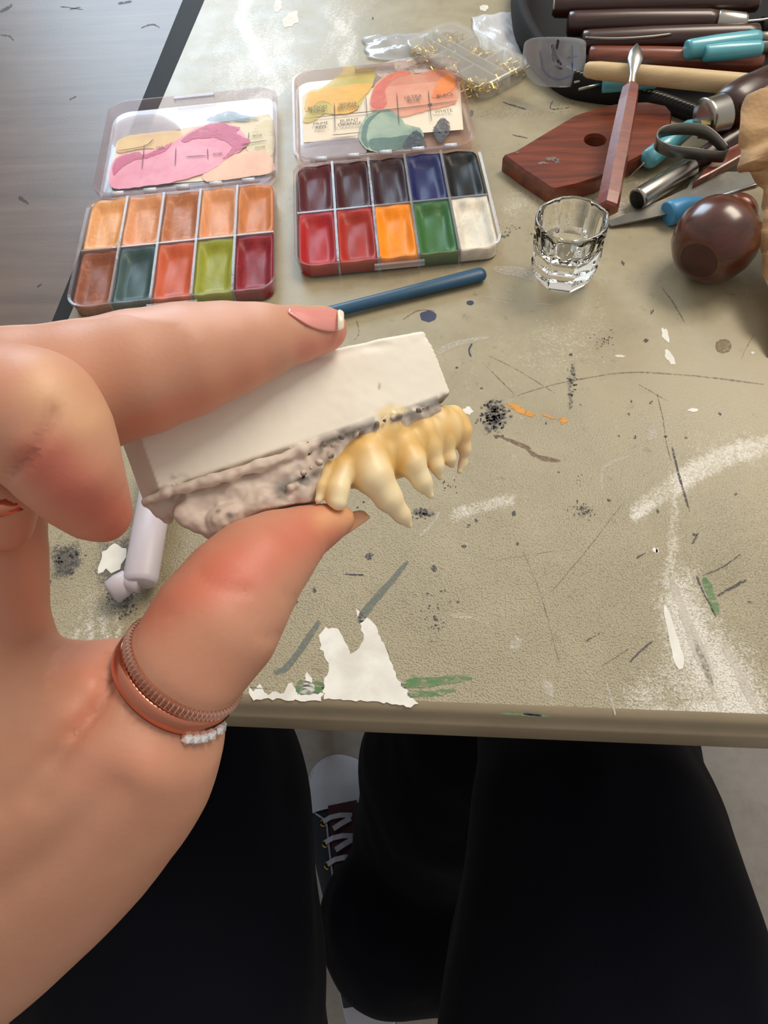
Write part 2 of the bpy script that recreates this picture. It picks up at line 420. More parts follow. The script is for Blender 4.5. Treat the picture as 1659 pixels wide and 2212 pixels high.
addw(stroke([(1375, 1115), (1400, 1090)], 34), .95)
addw(soft_poly(tu, tv, [(1480, 1000), (1580, 930), (1760, 900), (1760, 1030), (1560, 1010)], 60), .55)
addw(stroke([(1458, 1060), (1452, 1180), (1440, 1290), (1450, 1340)], 34), .55)
addw(soft_poly(tu, tv, [(1430, 1240), (1490, 1250), (1560, 1350), (1659, 1495), (1640, 1545), (1310, 1555), (1330, 1480), (1400, 1400)], 50), .72)
addw(soft_poly(tu, tv, [(1500, 1500), (1659, 1490), (1659, 1560), (1300, 1558), (1320, 1525)], 30), .9)
addw(soft_poly(tu, tv, [(1090, 375), (1180, 420), (1470, 370), (1480, 440), (1330, 480), (1120, 440)], 50), .62)
addw(soft_poly(tu, tv, [(470, -20), (570, -20), (660, 90), (600, 220), (500, 200), (410, 180), (500, 60)], 90), .55)  # white scrubs at the back, with the tabletop's sheen painted in
addw(stroke([(545, -30), (520, 40), (560, 120), (600, 190), (540, 230)], 50), .7)
addw(soft_poly(tu, tv, [(610, -30), (780, -30), (860, 60), (760, 90), (700, 70)], 80), .52)
addw(stroke([(700, 20), (760, 80), (740, 130)], 40), .6)
addw(soft_poly(tu, tv, [(600, 380), (640, 420), (640, 600), (610, 640)], 40), .4)
for k in range(7): addw(stroke([(100+22*k, 1450-6*k), (150+24*k, 1370-14*k)], 10), .75)
addw(soft_poly(tu, tv, [(90, 1380), (200, 1290), (280, 1300), (240, 1400), (110, 1460)], 60), .5)
addw(stroke([(985, 1110), (1100, 1080)], 40), .55)
addw(stroke([(1330, 895), (1330, 960)], 12), .3); addw(stroke([(900, 1310), (1060, 1345)], 22), .4)
addd(soft_poly(tu, tv, [(215, 1170), (290, 1150), (300, 1260), (290, 1340), (230, 1330), (200, 1240)], 30), .62)
addd(soft_poly(tu, tv, [(110, 1180), (170, 1170), (180, 1215), (150, 1250), (115, 1250)], 16), .72)
addd(soft_poly(tu, tv, [(1045, 870), (1085, 860), (1100, 905), (1080, 935), (1045, 940)], 20), .62)
addd(stroke([(1240, 785), (1232, 830), (1230, 880)], 22), .5)
addd(soft_poly(tu, tv, [(1240, 1085), (1275, 1090), (1280, 1115), (1250, 1122)], 16), .55)
addd(stroke([(900, 1105), (932, 1112)], 26), .62)
addd(soft_poly(tu, tv, [(1270, 725), (1320, 720), (1320, 760), (1280, 770)], 20), .36)
addd(soft_poly(tu, tv, [(590, 1200), (700, 1150), (780, 1180), (700, 1260), (600, 1330)], 90), .28)
addd(soft_poly(tu, tv, [(380, 1150), (470, 1150), (470, 1190), (390, 1230)], 60), .4)
addd(soft_poly(tu, tv, [(900, 1260), (1000, 1290), (960, 1400), (930, 1400)], 50), .33)
addd(stroke([(1010, 1010), (1060, 1110), (1100, 1150)], 50), .25)
addd(stroke([(1035, 245), (1180, 240), (1250, 225)], 50), .28)
grain = np.clip((tv-780)/450, .04, 1)
tone = np.stack([Wm, Dm, grain], 1)
idx = np.arange(NX*NY).reshape(NY, NX); Ft = np.stack([idx[:-1, :-1], idx[:-1, 1:], idx[1:, 1:], idx[1:, :-1]], -1).reshape(-1, 4)
table = empty('work_table', (.2, .5, 0)); tag(table, 'tan paint-stained work table the tools and palettes lie on', 'table')
top = np_mesh('tabletop', Vt, Ft, leather_top(), None, tone)
edge_m = mat('table_edge_band', sr(146, 133, 110), .42, scale=25, var=.12, bumps=.15)
# rim: rounded over front and down the side, closed underneath
rim = []
prof = [(0.0, 0.0), (-.0022, -.0006), (-.0036, -.0022), (-.0040, -.0045), (-.0046, -.006), (-.0060, -.0064), (-.0064, -.008), (-.0064, -.021), (-.0056, -.0235), (.004, -.024)]
vs = []; fs = []
for (dy, dz) in prof:
    y = Y0+.004+dy
    for x in (left_x(y)+min(0, dy)*.0, X1): vs.append((x, y, TZ+dz))
for i in range(len(prof)-1): fs.append((2*i, 2*i+2, 2*i+3, 2*i+1))
nb_ = len(vs); a = len(prof)-1
vs += [(left_x(Y1), Y1, TZ-.024), (X1, Y1, TZ-.024), (left_x(Y1), Y1, TZ), (X1, Y1, TZ), (left_x(Y0+.004), Y0+.004, TZ-.0), (X1, Y0+.004, TZ)]
fs += [(2*a, nb_, nb_+1, 2*a+1), (nb_, nb_+2, nb_+3, nb_+1), (2*a, nb_+4, nb_+2, nb_), (2*a+1, nb_+1, nb_+3, nb_+5)]
band = mesh('edge_band', vs, fs, edge_m, None)
for f in band.data.polygons[:7]: f.use_smooth = True
dark_metal = mat('dark_steel', sr(52, 50, 50), .4, .8)
legs = []
for (x, y) in ((X1-.05, Y0+.1), (X1-.05, Y1-.06), (left_x(Y1)+.05, Y1-.06), (left_x(Y0)+.03, Y0+.25)):
    legs.append(tube('leg', [(x, y, 0), (x, y, TZ-.0242)], .018, dark_metal, seg=12))
# paint marks with outlines of their own, pixels thick, joined in one part of the table
MK = [[], [], []]; mk_mats = []
def mk(m): mk_mats.append(m); return len(mk_mats)-1
WH = mk(paint_mark('white_paint', sr(232, 230, 222), sr(214, 210, 200), .97, 700, soft=.1))
WS = mk(paint_mark('thin_white_paint', sr(214, 208, 194), None, .55, 800, soft=.2, alpha=.8))
DK = mk(paint_mark('dark_paint', sr(58, 56, 60), sr(82, 78, 78), .6, 900, soft=.05))
LN = mk(paint_mark('scratch', sr(100, 90, 74), None, .55, 700, soft=.15, alpha=.6))
NV = mk(paint_mark('navy_paint', sr(38, 50, 78), sr(48, 60, 90), 1.0, 900))
GR = mk(paint_mark('green_paint', sr(58, 128, 66), sr(96, 146, 92), .5, 800, soft=.16, stretch=(.3, 1, 1), alpha=.9))
OR = mk(paint_mark('orange_paint', sr(214, 148, 62), None, .8, 600))
BR = mk(paint_mark('brown_smear', sr(120, 92, 72), None, .6, 600, soft=.2, alpha=.8))
TL = mk(paint_mark('teal_smear', sr(112, 124, 120), None, .7, 700, soft=.2, alpha=.8))
ST = mk(paint_mark('tan_ring', sr(138, 112, 74), None, .7, 500, alpha=.55))
def mark(poly, mi, z=.00012):
    add_flat(MK, [pz(u, v, TZ+z) for u, v in poly], mi)
# white
mark(jag([(690, 1372), (703, 1356), (728, 1358), (748, 1390), (757, 1415), (775, 1397), (786, 1380), (776, 1345), (768, 1312), (782, 1325), (812, 1352), (838, 1415), (858, 1462), (902, 1520), (888, 1528), (820, 1516), (760, 1514), (700, 1510), (695, 1482), (712, 1442), (693, 1400)], 2.5, 5, 3), WH)
mark(jag([(530, 1465), (545, 1492), (562, 1478), (578, 1500), (596, 1492), (610, 1500), (628, 1472), (642, 1500), (656, 1478), (664, 1450), (682, 1492), (700, 1500), (692, 1514), (640, 1512), (590, 1510), (545, 1514)], 3, 5, 4), WH)
mark(jag([(214, 1218), (222, 1192), (248, 1173), (272, 1186), (272, 1205), (258, 1228), (240, 1238), (230, 1226), (222, 1234), (210, 1240)], 2, 5, 5), WH)
mark(stroke_poly([(944, 762), (990, 742), (1056, 728)], 16, 7, 1.5, 6), WS)
mark(stroke_poly([(1436, 1306), (1452, 1370), (1472, 1445)], 10, 26, 1.2, 7), WH)
mark(stroke_poly([(1452, 1250), (1480, 1330), (1540, 1480)], 14, 30, 3, 17), WS)
mark(stroke_poly([(1310, 1475), (1330, 1545)], 8, 6, 2, 18), WS)
mark(stroke_poly([(1500, 1380), (1560, 1540)], 10, 16, 3, 19), WS)
mark(stroke_poly([(1560, 1385), (1640, 1540)], 14, 20, 3, 20), WS)
mark(stroke_poly([(1066, 582), (1110, 586), (1156, 600)], 16, 26, 1.5, 8), WS)
mark(stroke_poly([(905, 1160), (935, 1130), (950, 1103)], 8, 7, 1.2, 9), WS)
mark(stroke_poly([(1300, 1060), (1304, 1010), (1360, 985)], 6, 6, 1, 10), WS)
for i, (c, rx, ry, rt) in enumerate([((1012, 888), 11, 8, 0), ((1438, 724), 8, 17, -.3), ((1448, 772), 9, 16, -.5), ((1408, 936), 11, 15, 0), ((1497, 885), 11, 4, 0), ((1115, 1390), 11, 17, .5), ((1415, 1188), 7, 4, .5), ((1185, 1487), 11, 19, -.6), ((1338, 769), 11, 3, .1), ((1420, 1190), 4, 6, 0), ((1626, 762), 4, 3, 0), ((1046, 17), 10, 6, 0), ((630, 40), 16, 22, .5), ((600, 12), 10, 14, 0)]):
    mark(blob_poly(c, rx, ry, .3, 14, 30+i, rt), WS if i in (3, 5, 7) else WH)
# blues, greens, orange
mark(blob_poly((925, 683), 18, 12, .08, 20, 50), NV); mark(blob_poly((1016, 654), 8, 5, .1, 14, 51), NV)
mark(stroke_poly([(1020, 742), (1013, 756), (1018, 771)], 4, 3, .4, 11), NV); mark(blob_poly((987, 794), 3, 2, .2, 8, 52), NV)
mark(stroke_poly([(866, 1478), (930, 1474), (1020, 1466)], 26, 16, 3, 12), GR); mark(stroke_poly([(880, 1500), (930, 1498), (985, 1492)], 20, 10, 3, 13), GR)
mark(stroke_poly([(640, 1480), (668, 1488), (700, 1478)], 34, 24, 3, 14), GR); mark(stroke_poly([(1522, 1246), (1534, 1280), (1550, 1328)], 14, 20, 2, 15), GR)
mark(stroke_poly([(1130, 1542), (1170, 1546)], 5, 4, 1, 41), NV)
mark(jag([(1094, 870), (1118, 872), (1134, 886), (1158, 892), (1148, 900), (1124, 894), (1104, 880)], 2, 5, 16), OR); mark(jag([(1204, 903), (1222, 902), (1226, 912), (1214, 918)], 2, 4, 17), OR)
mark(stroke_poly([(1170, 895), (1200, 905)], 4, 3, 1, 21), OR)
mark(stroke_poly([(1070, 940), (1130, 962), (1160, 985), (1210, 996)], 8, 9, 1.6, 22), BR)
mark(stroke_poly([(882, 1212), (850, 1250), (798, 1310), (775, 1345)], 10, 20, 1, 23), TL)
mark(stroke_poly([(690, 1340), (620, 1440), (590, 1450)], 16, 10, 2, 24), TL)
ringp = blob_poly((1563, 747), 17, 14, .08, 22, 60); mark(ringp, ST)
mark(stroke_poly(ringp+[ringp[0]], 2, 2, .3, 61, 2), BR, .0002)
# dark clusters and dots
for i in range(150):
    a = rng.normal(0, 1, 2); mark(blob_poly((1068+a[0]*14, 903+a[1]*20), rng.uniform(1.5, 5), rng.uniform(1.5, 4), .4, 7, 200+i), DK)
for (cx, cy, n, sx, sy, s) in ((1257, 1103, 30, 11, 9, 4), (915, 1110, 26, 10, 6, 5), (1236, 825, 40, 5, 28, 4), (1300, 742, 26, 14, 12, 2.2), (935, 1350, 30, 16, 34, 3), (975, 1052, 10, 10, 10, 3), (145, 1210, 60, 14, 16, 5), (265, 1300, 40, 14, 22, 4), (1255, 1040, 10, 10, 14, 2), (1180, 490, 10, 30, 10, 3), (1100, 500, 14, 10, 10, 3), (730, 1110, 10, 30, 30, 3)):
    for i in range(n):
        a = rng.normal(0, 1, 2); mark(blob_poly((cx+a[0]*sx, cy+a[1]*sy), rng.uniform(1, s), rng.uniform(1, s*.8), .4, 7, 400+i), DK)
for i, (c, r) in enumerate([((797, 1202), 9), ((937, 1228), 8), ((1110, 1110), 6), ((1003, 1180), 6), ((1030, 1125), 5), ((1180, 914), 3), ((1358, 895), 4), ((1337, 942), 3.5), ((1372, 945), 4), ((1438, 943), 4), ((1482, 945), 4), ((1364, 866), 3), ((1407, 869), 4), ((1315, 1080), 5), ((1420, 1105), 5), ((1590, 1068), 4), ((1500, 1155), 5), ((1254, 874), 3), ((1012, 1135), 5), ((990, 1300), 4), ((680, 1275), 6), ((1118, 1175), 4), ((1207, 1020), 3), ((1556, 894), 4), ((1408, 673), 5), ((1395, 735), 6), ((1345, 568), 5), ((600, 1350), 7), ((640, 1300), 7), ((940, 1335), 7), ((670, 340), 4), ((855, 990), 3), ((1620, 1300), 4), ((805, 40), 3)]):
    mark(blob_poly(c, r, r*.65, .4, 11, 80+i, i), DK)
# scratches and lines
for i, (pts, a, b_, mi) in enumerate([
    ([(1419, 848), (1432, 905), (1440, 960), (1452, 1000)], 3, 2, LN), ([(1452, 965), (1470, 1040), (1490, 1105)], 5, 5, DK),
    ([(1427, 618), (1455, 655), (1479, 697)], 2, 4, LN), ([(1628, 724), (1612, 752), (1600, 780)], 2, 2, LN),
    ([(1600, 1197), (1560, 1225), (1518, 1244)], 3, 3, DK), ([(1505, 1244), (1515, 1270), (1547, 1332)], 6, 3, DK), ([(1612, 1252), (1580, 1270), (1548, 1288)], 7, 5, DK),
    ([(1190, 1280), (1270, 1185), (1350, 1080)], 2, 2, LN), ([(1130, 1190), (1170, 1290), (1210, 1440)], 2, 1.5, LN),
    ([(1100, 860), (1200, 830), (1350, 805), (1500, 812), (1650, 830)], 2, 3, LN), ([(1360, 1430), (1385, 1405), (1410, 1385)], 4, 5, DK), ([(1265, 1385), (1300, 1365)], 3, 2, DK),
    ([(1375, 1205), (1395, 1194)], 4, 2, DK), ([(1495, 1175), (1510, 1150)], 5, 3, DK), ([(1050, 765), (1120, 800), (1200, 850)], 1.5, 1.5, LN), ([(1040, 780), (1110, 850)], 1.5, 1.5, LN),
    ([(1380, 830), (1440, 865)], 2, 2, LN), ([(1070, 1210), (1200, 1190)], 1.5, 1.5, LN), ([(740, 1240), (790, 1242)], 3, 3, DK), ([(870, 690), (905, 670), (940, 672)], 2, 2, BR), ([(770, 690), (775, 720), (765, 735)], 2, 2, LN),
    ([(1085, 220), (1110, 228), (1138, 236)], 2, 3, DK), ([(1195, 215), (1190, 235), (1230, 232)], 2, 2, DK), ([(1105, 290), (1140, 298)], 3, 2, DK), ([(1040, 640), (1200, 660)], 1.2, 1.2, WS),
    ([(1080, 1540), (1190, 1548)], 5, 5, GR), ([(1360, 1400), (1300, 1440)], 3, 3, LN), ([(590, 1490), (500, 1480)], 3, 3, LN), ([(800, 1000), (700, 1100)], 2, 2, LN), ([(1015, 1220), (1010, 1120), (1090, 1100)], 1.5, 1.5, WS)]):
    mark(stroke_poly(pts, a, b_, .7, 100+i), mi)
marks = mesh('paint_marks', MK[0], MK[1], mk_mats, None); marks.data.polygons.foreach_set('material_index', MK[2])
adopt(table, top, band, marks, *legs)
marks['label'] = 'dried white, dark, green and orange paint spots'
# ================================================================== second table on the left
def laminate():
    m, t, b = nt('grey_brown_wood'); v = objvec(t, (2.2, 34, 1), (0, 0, .2)); v2 = objvec(t, (1, 1, 1))
    n = noise_node(t, 3, 7, .65, .5, v); n2 = noise_node(t, 14, 5, .6, 0, v2); n3 = noise_node(t, 900, 2, .5, 0, v2)
    c = mixc(t, .5, ramp(t, n.outputs[0], [(.3, sr(80, 65, 58)), (.7, sr(118, 101, 91))]), ramp(t, n2.outputs[0], [(.3, sr(84, 70, 62)), (.7, sr(110, 95, 86))]))
    t.links.new(c, b.inputs['Base Color']); setp(b, Roughness=.4); bump(t, b, n3.outputs[0], .12, .0003); return m
ZW = TZ-.006
side = empty('side_table', (-.6, .4, 0)); tag(side, 'grey-brown wood grain table with black edge, left of the tan table', 'table')
t0, t1 = pz(395, 0, ZW), pz(108, 705, ZW); dv = (t1-t0)/(t0[1]-t1[1])
e0 = t0-dv*.5; e1 = t1+dv*.45
pl = [e1, e0, (e0[0]-1.1, e0[1], ZW), (e1[0]-1.1, e1[1], ZW)]
low = [(p[0], p[1], ZW-.02) for p in pl]
wt = prism('tabletop', low, (0, 0, 1), .02, laminate())
g0, g1 = np.array([left_x(e0[1])-.0006, e0[1], ZW-.0005]), np.array([left_x(e1[1])-.0006, e1[1], ZW-.0005])
rub = mat('black_rubber', sr(10, 10, 13), .75)
tr_ = prism('edge_trim', [(e1[0]+.0002, e1[1], ZW-.022), (g1[0], g1[1], ZW-.022), (g0[0], g0[1], ZW-.022), (e0[0]+.0002, e0[1], ZW-.022)], (0, 0, 1), .0225, rub, bevel=.003, smooth=True)
tr_['label'] = 'black rubber edge trim'
sl = [tube('leg', [(x, y, 0), (x, y, ZW-.0202)], .018, dark_metal, seg=12) for (x, y) in ((e1[0]-.1, e1[1]+.1), (e0[0]-.1, e0[1]-.1), (e0[0]-1.0, e0[1]-.1), (e1[0]-1.0, e1[1]+.1))]
SM = [[], [], []]
for i, (pts, a_, b_) in enumerate([([(0, 25), (20, 15), (25, 8)], 8, 5), ([(255, 8), (285, 2)], 6, 4), ([(150, 20), (175, 15)], 3, 2), ([(0, 75), (20, 78), (30, 88)], 3, 3), ([(150, 215), (165, 208)], 3, 2), ([(180, 20), (130, 14)], 2, 2), ([(305, 60), (330, 52), (345, 60)], 4, 2), ([(40, 425), (62, 440)], 10, 4), ([(80, 620), (90, 612)], 5, 3)]):
    add_flat(SM, [pz(u, v, ZW+.00012) for u, v in stroke_poly(pts, a_, b_, .8, 500+i)], 0)
sm = mesh('scuff_marks', SM[0], SM[1], paint_mark('scuff', sr(70, 56, 50), None, .7, 500, alpha=.7)); adopt(side, wt, tr_, sm, *sl)
# ================================================================== make-up palettes
clear_p = clear('clear_plastic', (.93, .93, .93), .06, .05, (.86, .84, .86))
clear_s = clear('very_clear_plastic', (.97, .97, .97), .05, .03, (.8, .8, .82))
clear_e = clear('clear_plastic_edge', (.86, .86, .88), .1, .2, (.80, .79, .82))
hinge_m = mat('hinge_plastic', sr(214, 220, 232), .2, bumps=0, var=.03)
def cream(name, c, rough=.28, streak=None, s=.5):
    m, t, b = nt(name); v = objvec(t, (1, .3, 1)); n = noise_node(t, 140, 4, .6, .6, v); v2 = objvec(t); n2 = noise_node(t, 260, 5, .7, .3, v2)
    c0 = ramp(t, n.outputs[0], [(.3, tuple(x*.8 for x in c)), (.7, tuple(min(1, x*1.15) for x in c))])
    if streak: c0 = mixc(t, ramp(t, n2.outputs[0], [(.5, (0, 0, 0)), (.68, (s,)*3)]), c0, streak)
    t.links.new(c0, b.inputs['Base Color']); setp(b, Roughness=rough); b.inputs['Specular IOR Level'].default_value = .35; b.inputs['Coat Weight'].default_value = .06; b.inputs['Coat Roughness'].default_value = .25
    bump(t, b, n.outputs[0], .35, .0008); return m
PW, PL, PLD = .108, .0904, .098
def palette(ox, oy, ang, label, colours, edge_mat, lid_drop, pid):
    c, s = math.cos(ang), math.sin(ang)
    MW = Matrix(((c, -s, 0, ox), (s, c, 0, oy), (0, 0, 1, TZ+.0002), (0, 0, 0, 1))); inv = np.array(MW.inverted())
    root = empty('paint_palette', mw=MW); tag(root, label, 'palette')
    def loc(u, v, z):
        zz = z
        for _ in range(4):
            p = pz(u, v, TZ+.0002+zz); q = inv @ np.array([*p, 1]); zz = z+lid_drop*(q[1]-PL-.0035)/(PLD-.0035)
        return (q[0], q[1], zz)
    def L3(l, z): return [(x, y, z) for x, y in l]
    par = dict(parent=root)
    # tray: outer wall, rim, inner wall, floor
    H_, t_ = .0095, .0015
    o0, o1, i1 = rrect(PW-.003, PL-.003, .0085, 6, .0015, .0015), rrect(PW, PL, .010, 6), rrect(PW-2*t_, PL-2*t_, .0085, 6, t_, t_)
    vs, fs = loft([L3(i1, .0008), L3(i1, H_-.0005), L3(o1, H_), L3(o1, H_-.002), L3(rrect(PW-.002, PL-.002, .009, 6, .001, .001), H_-.0028), L3(o0, .0)], cap0=False, cap1=False)
    n = len(o0); fs.append(tuple(range(n))); fs.append(tuple(range(5*n, 6*n))[::-1])
    tray = mesh('tray', vs, fs, [edge_mat, clear_s], root)
    for f_i, p_ in enumerate(tray.data.polygons): p_.material_index = 0 if n <= f_i < 3*n else 1
    tray['label'] = 'clear plastic tray with ten wells'
    bm = bmesh.new(); cw = (PW-2*t_)/5; dth = .0013
    for k in range(1, 5): box_bm(bm, (t_+cw*k, PL/2, H_/2+.0004), (dth, PL-2*t_-.0004, H_-.0016))
    box_bm(bm, (PW/2, PL/2, H_/2+.0002), (PW-2*t_-.0004, dth, H_-.0024))
    from_bm('divider', bm, clear_e, root)
    rh = (PL-2*t_)/2
    for r in range(2):
        for k in range(5):
            nm, colr, streak, lev = colours[r][k]
            x0, x1 = t_+cw*k+dth*.55, t_+cw*(k+1)-dth*.55; y0 = (t_+.0003) if r else (PL/2+dth*.55); y1 = (PL/2-dth*.55) if r else (PL-t_-.0003)
            gx_, gy_ = 15, 21; vs = []; fs = []
            cr = .0062
            for j in range(gy_):
                for i in range(gx_):
                    sx, sy = i/(gx_-1), j/(gy_-1); x, y = x0+(x1-x0)*sx, y0+(y1-y0)*sy
                    # round the tray's own corners
                    for (cx, cy, ex, ey) in ((0, 0, k == 0, r == 1), (1, 0, k == 4, r == 1), (0, 1, k == 0, r == 0), (1, 1, k == 4, r == 0)):
                        if ex and ey:
                            qx = x1-cr if cx else x0+cr; qy = y1-cr if cy else y0+cr
                            dx, dy = (x-qx)*(1 if cx else -1), (y-qy)*(1 if cy else -1)
                            if dx > 0 and dy > 0 and math.hypot(dx, dy) > 1e-9:
                                mx_ = max(dx, dy); f_ = mx_/math.hypot(dx, dy); x = qx+(x-qx)*f_; y = qy+(y-qy)*f_
                    e = min(sx, 1-sx)*5.2; e2 = min(sy*7, (1-sy)*7)
                    dip = min(1, e)**1.5*min(1, e2)**1.5 if min(e, e2) > 0 else 0
                    z = .0078*lev-.0036*lev*dip+.0005*math.sin(sx*9+k)*math.sin(sy*7+r*2)+.0012*max(0, .12-abs(sy-.93))*8*dip
                    vs.append((x, y, max(.0015, z)))
            for j in range(gy_-1):
                for i in range(gx_-1): fs.append((j*gx_+i, j*gx_+i+1, (j+1)*gx_+i+1, (j+1)*gx_+i))
            ring = [i for i in range(gx_)]+[j*gx_+gx_-1 for j in range(1, gy_)]+[(gy_-1)*gx_+i for i in range(gx_-2, -1, -1)]+[j*gx_ for j in range(gy_-2, 0, -1)]
            b0 = len(vs); vs += [(vs[q][0], vs[q][1], .0011) for q in ring]
            for q in range(len(ring)):
                q2 = (q+1) % len(ring); fs.append((ring[q], b0+q, b0+q2, ring[q2]))
            o = mesh('cream_well', vs, fs, cream(nm+'_cream', colr, .5, streak), root, True); o['label'] = nm.replace('_', ' ')+' cream'
    # lid, folded right back
    LW, LL, HR = PW, PLD-.0035, .0075
    y0 = PL+.0035; R_ = .011
    ol, il = rrect(LW, LL, R_, 7, 0, y0), rrect(LW-.0074, LL-.0074, R_-.003, 7, .0037, y0+.0037)
    ml = rrect(LW-.003, LL-.003, R_-.001, 7, .0015, y0+.0015)
    tilt = lambda l, z: [(x, y, z+lid_drop*(y-y0)/LL) for x, y in l]
    vs, fs = loft([tilt(ol, HR-.0012), tilt(ol, HR), tilt(ml, HR+.0003), tilt(rrect(LW-.0046, LL-.0046, R_-.002, 7, .0023, y0+.0023), HR-.001), tilt(il, .0022)], cap0=False, cap1=True)
    b0 = len(vs); o2 = tilt(rrect(LW-.002, LL-.002, R_, 7, .001, y0+.001), .0007); n = len(ol); vs += o2
    for k in range(n): k2 = (k+1) % n; fs.append((b0+k, b0+k2, k2, k))
    fs.append(tuple(range(b0, b0+n))[::-1])
    lid = mesh('lid', vs, fs, edge_mat, root); lid['label'] = 'clear plastic lid folded right back'
    bm = bmesh.new(); box_bm(bm, (PW*.5, PL+PLD+.0006, HR-.001), (.026, .003, .003)); from_bm('clasp', bm, clear_e, lid)
    for k in range(5):
        x = PW*(.15+.175*k)
        lathe('hinge_knuckle', (x-.0035, PL+.0016, .0086), (x+.0035, PL+.0016, .0086), [(0, .0016), (1, .0016)], hinge_m, root, 10)
    lathe('hinge_pin', (.010, PL+.0016, .0080), (PW-.010, PL+.0016, .0080), [(0, .0011), (1, .0011)], clear_e, root, 8)
    bm = bmesh.new(); box_bm(bm, (PW*.5, -.0008, .0052), (.026, .0016, .003)); from_bm('latch', bm, clear_e, root)
    return root, lid, loc, y0
def in_lid(lid, loc, name, polys, mats, z, parent=None, label=None):
    st = [[], [], []]
    for pts, mi in polys: add_flat(st, [loc(u, v, z) for u, v in pts], mi)
    o = mesh(name, st[0], st[1], mats, parent or lid); o.data.polygons.foreach_set('material_index', st[2])
    if label: o['label'] = label
    return o
skinA = [('light_peach', sr(222, 160, 105), sr(236, 190, 140), 1.0), ('soft_peach', sr(216, 148, 104), sr(230, 176, 130), 1.0), ('tan', sr(178, 112, 76), sr(216, 160, 110), .95), ('beige', sr(218, 150, 104), None, 1.0), ('honey_tan', sr(200, 126, 76), None, 1.0)]
skinB = [('brown', sr(134, 76, 50), sr(176, 112, 84), .9), ('dark_teal', sr(58, 82, 82), None, .95), ('terracotta', sr(196, 92, 54), sr(206, 84, 70), .95), ('olive_green', sr(148, 150, 44), None, .95), ('dark_red', sr(132, 16, 28), sr(160, 40, 44), .95)]
def place(fx, fy, fa):
    a = YAW; return fx*math.cos(a)-fy*math.sin(a), fx*math.sin(a)+fy*math.cos(a), fa+YAW
rim_pink = clear('pink_smeared_plastic', (.97, .93, .94), .22, .06, (.8, .62, .66))
rim_orange = clear('orange_smeared_plastic', (.97, .92, .90), .2, .08, (.8, .45, .36))
x_, y_, a_ = place(-.14916, .30131, -.02355)
P1, lid1, loc1, ly1 = palette(x_, y_, a_, 'open make-up palette of flesh-tone creams, its lid smeared with pink', [skinA, skinB], rim_pink, .002, 1)
x_, y_, a_ = place(-.03124, .31201, -.02341)
bright_a = [('maroon', sr(84, 18, 26), None, .9), ('deep_plum', sr(62, 14, 20), None, .9), ('purple_black', sr(46, 14, 24), None, .9), ('navy_blue', sr(18, 26, 86), None, .95), ('black', sr(6, 7, 9), None, .9)]
bright_b = [('bright_red', sr(168, 26, 30), None, 1.0), ('brick_red', sr(166, 40, 22), None, 1.0), ('orange_yellow', sr(248, 142, 0), None, 1.0), ('leaf_green', sr(54, 104, 48), None, 1.0), ('chalk_white', sr(226, 218, 200), sr(176, 188, 184), 1.0)]
P2, lid2, loc2, ly2 = palette(x_, y_, a_, 'open make-up palette of bright creams, its lid smeared orange and yellow', [bright_a, bright_b], rim_orange, .002, 2)
paper = mat('cream_card', sr(232, 218, 196), .7, scale=40, var=.05, bumps=.05)
ink = mat('faded_ink', sr(96, 84, 76), .7, bumps=0)
def smear(name, c, c2, cover=.9, alpha=.8, tscale=60, ns=160):
    return paint_mark(name, c, c2, cover, ns, .45, .12, alpha=alpha, tscale=tscale)
# cards with a grid of cells
def text_part(parent, loc, words, u, v, z, size, m):
    cu = bpy.data.curves.new('t', 'FONT'); cu.body = words; cu.size = size; cu.align_x = 'CENTER'; cu.align_y = 'CENTER'; cu.space_line = .85
    o = bpy.data.objects.new('t', cu); COL.objects.link(o); bpy.context.view_layer.update()
    me = bpy.data.meshes.new_from_object(o); bpy.data.objects.remove(o); x, y, z = loc(u, v, z)
    me.transform(Matrix.Translation((x, y, z)) @ Matrix.Diagonal((.9, 1.15, 1, 1))); t = link('lettering', me, m, parent); return t
ZC, ZL, ZS = .0024, .0025, .0030
card2 = in_lid(lid2, loc2, 'label_card', [([(652, 210), (664, 198), (800, 190), (985, 172), (993, 178), (1001, 280), (912, 287), (655, 308)], 0)], [paper], ZC, label='cream card with a grid of colour names')
ln = []
for pts in ([(656, 256), (780, 243), (880, 232), (988, 218)], [(722, 222), (724, 285)], [(790, 208), (793, 250)], [(857, 200), (862, 268)], [(925, 194), (932, 262)], [(716, 292), (780, 286)], [(935, 275), (935, 276)]):
    ln.append((stroke_poly(pts, 1.6, 1.6, .15, 3), 0))
in_lid(lid2, loc2, 'grid_line', ln, [ink], ZS+.0010, card2)
for wds, u, v in (('BLOOD\nTONE', 686, 236), ('SENNA\nBROWN', 752, 228), ('ULTRA\nBLUE', 893, 212), ('BLACK', 962, 205), ('PRIME\nRED', 693, 271), ('BURNT\nORANGE', 755, 264), ('WHITE', 958, 240)):
    text_part(card2, loc2, wds, u, v, ZS+.0012, .0040, ink)
YE = smear('yellow_smear', sr(240, 178, 40), sr(250, 196, 70), .98, .74); YG = smear('olive_yellow_smear', sr(196, 176, 48), sr(216, 196, 80), .95, .75)
PE = smear('peach_smear', sr(238, 166, 132), sr(232, 140, 108), .98, .68); RD = smear('red_smear', sr(216, 84, 62), sr(236, 128, 98), .85, .7); OG = smear('orange_smear', sr(240, 128, 48), sr(244, 150, 80), .95, .85)
GN = smear('grey_green_smear', sr(122, 146, 128), sr(160, 176, 150), .98, .92); GD = smear('dark_green_smear', sr(70, 98, 84), sr(96, 122, 104), .9, .85); BK = smear('charcoal_smear', sr(44, 44, 52), sr(80, 80, 86), .72, .92, ns=400); LV = smear('lilac_smear', sr(150, 132, 132), sr(170, 150, 148), .95, .6)
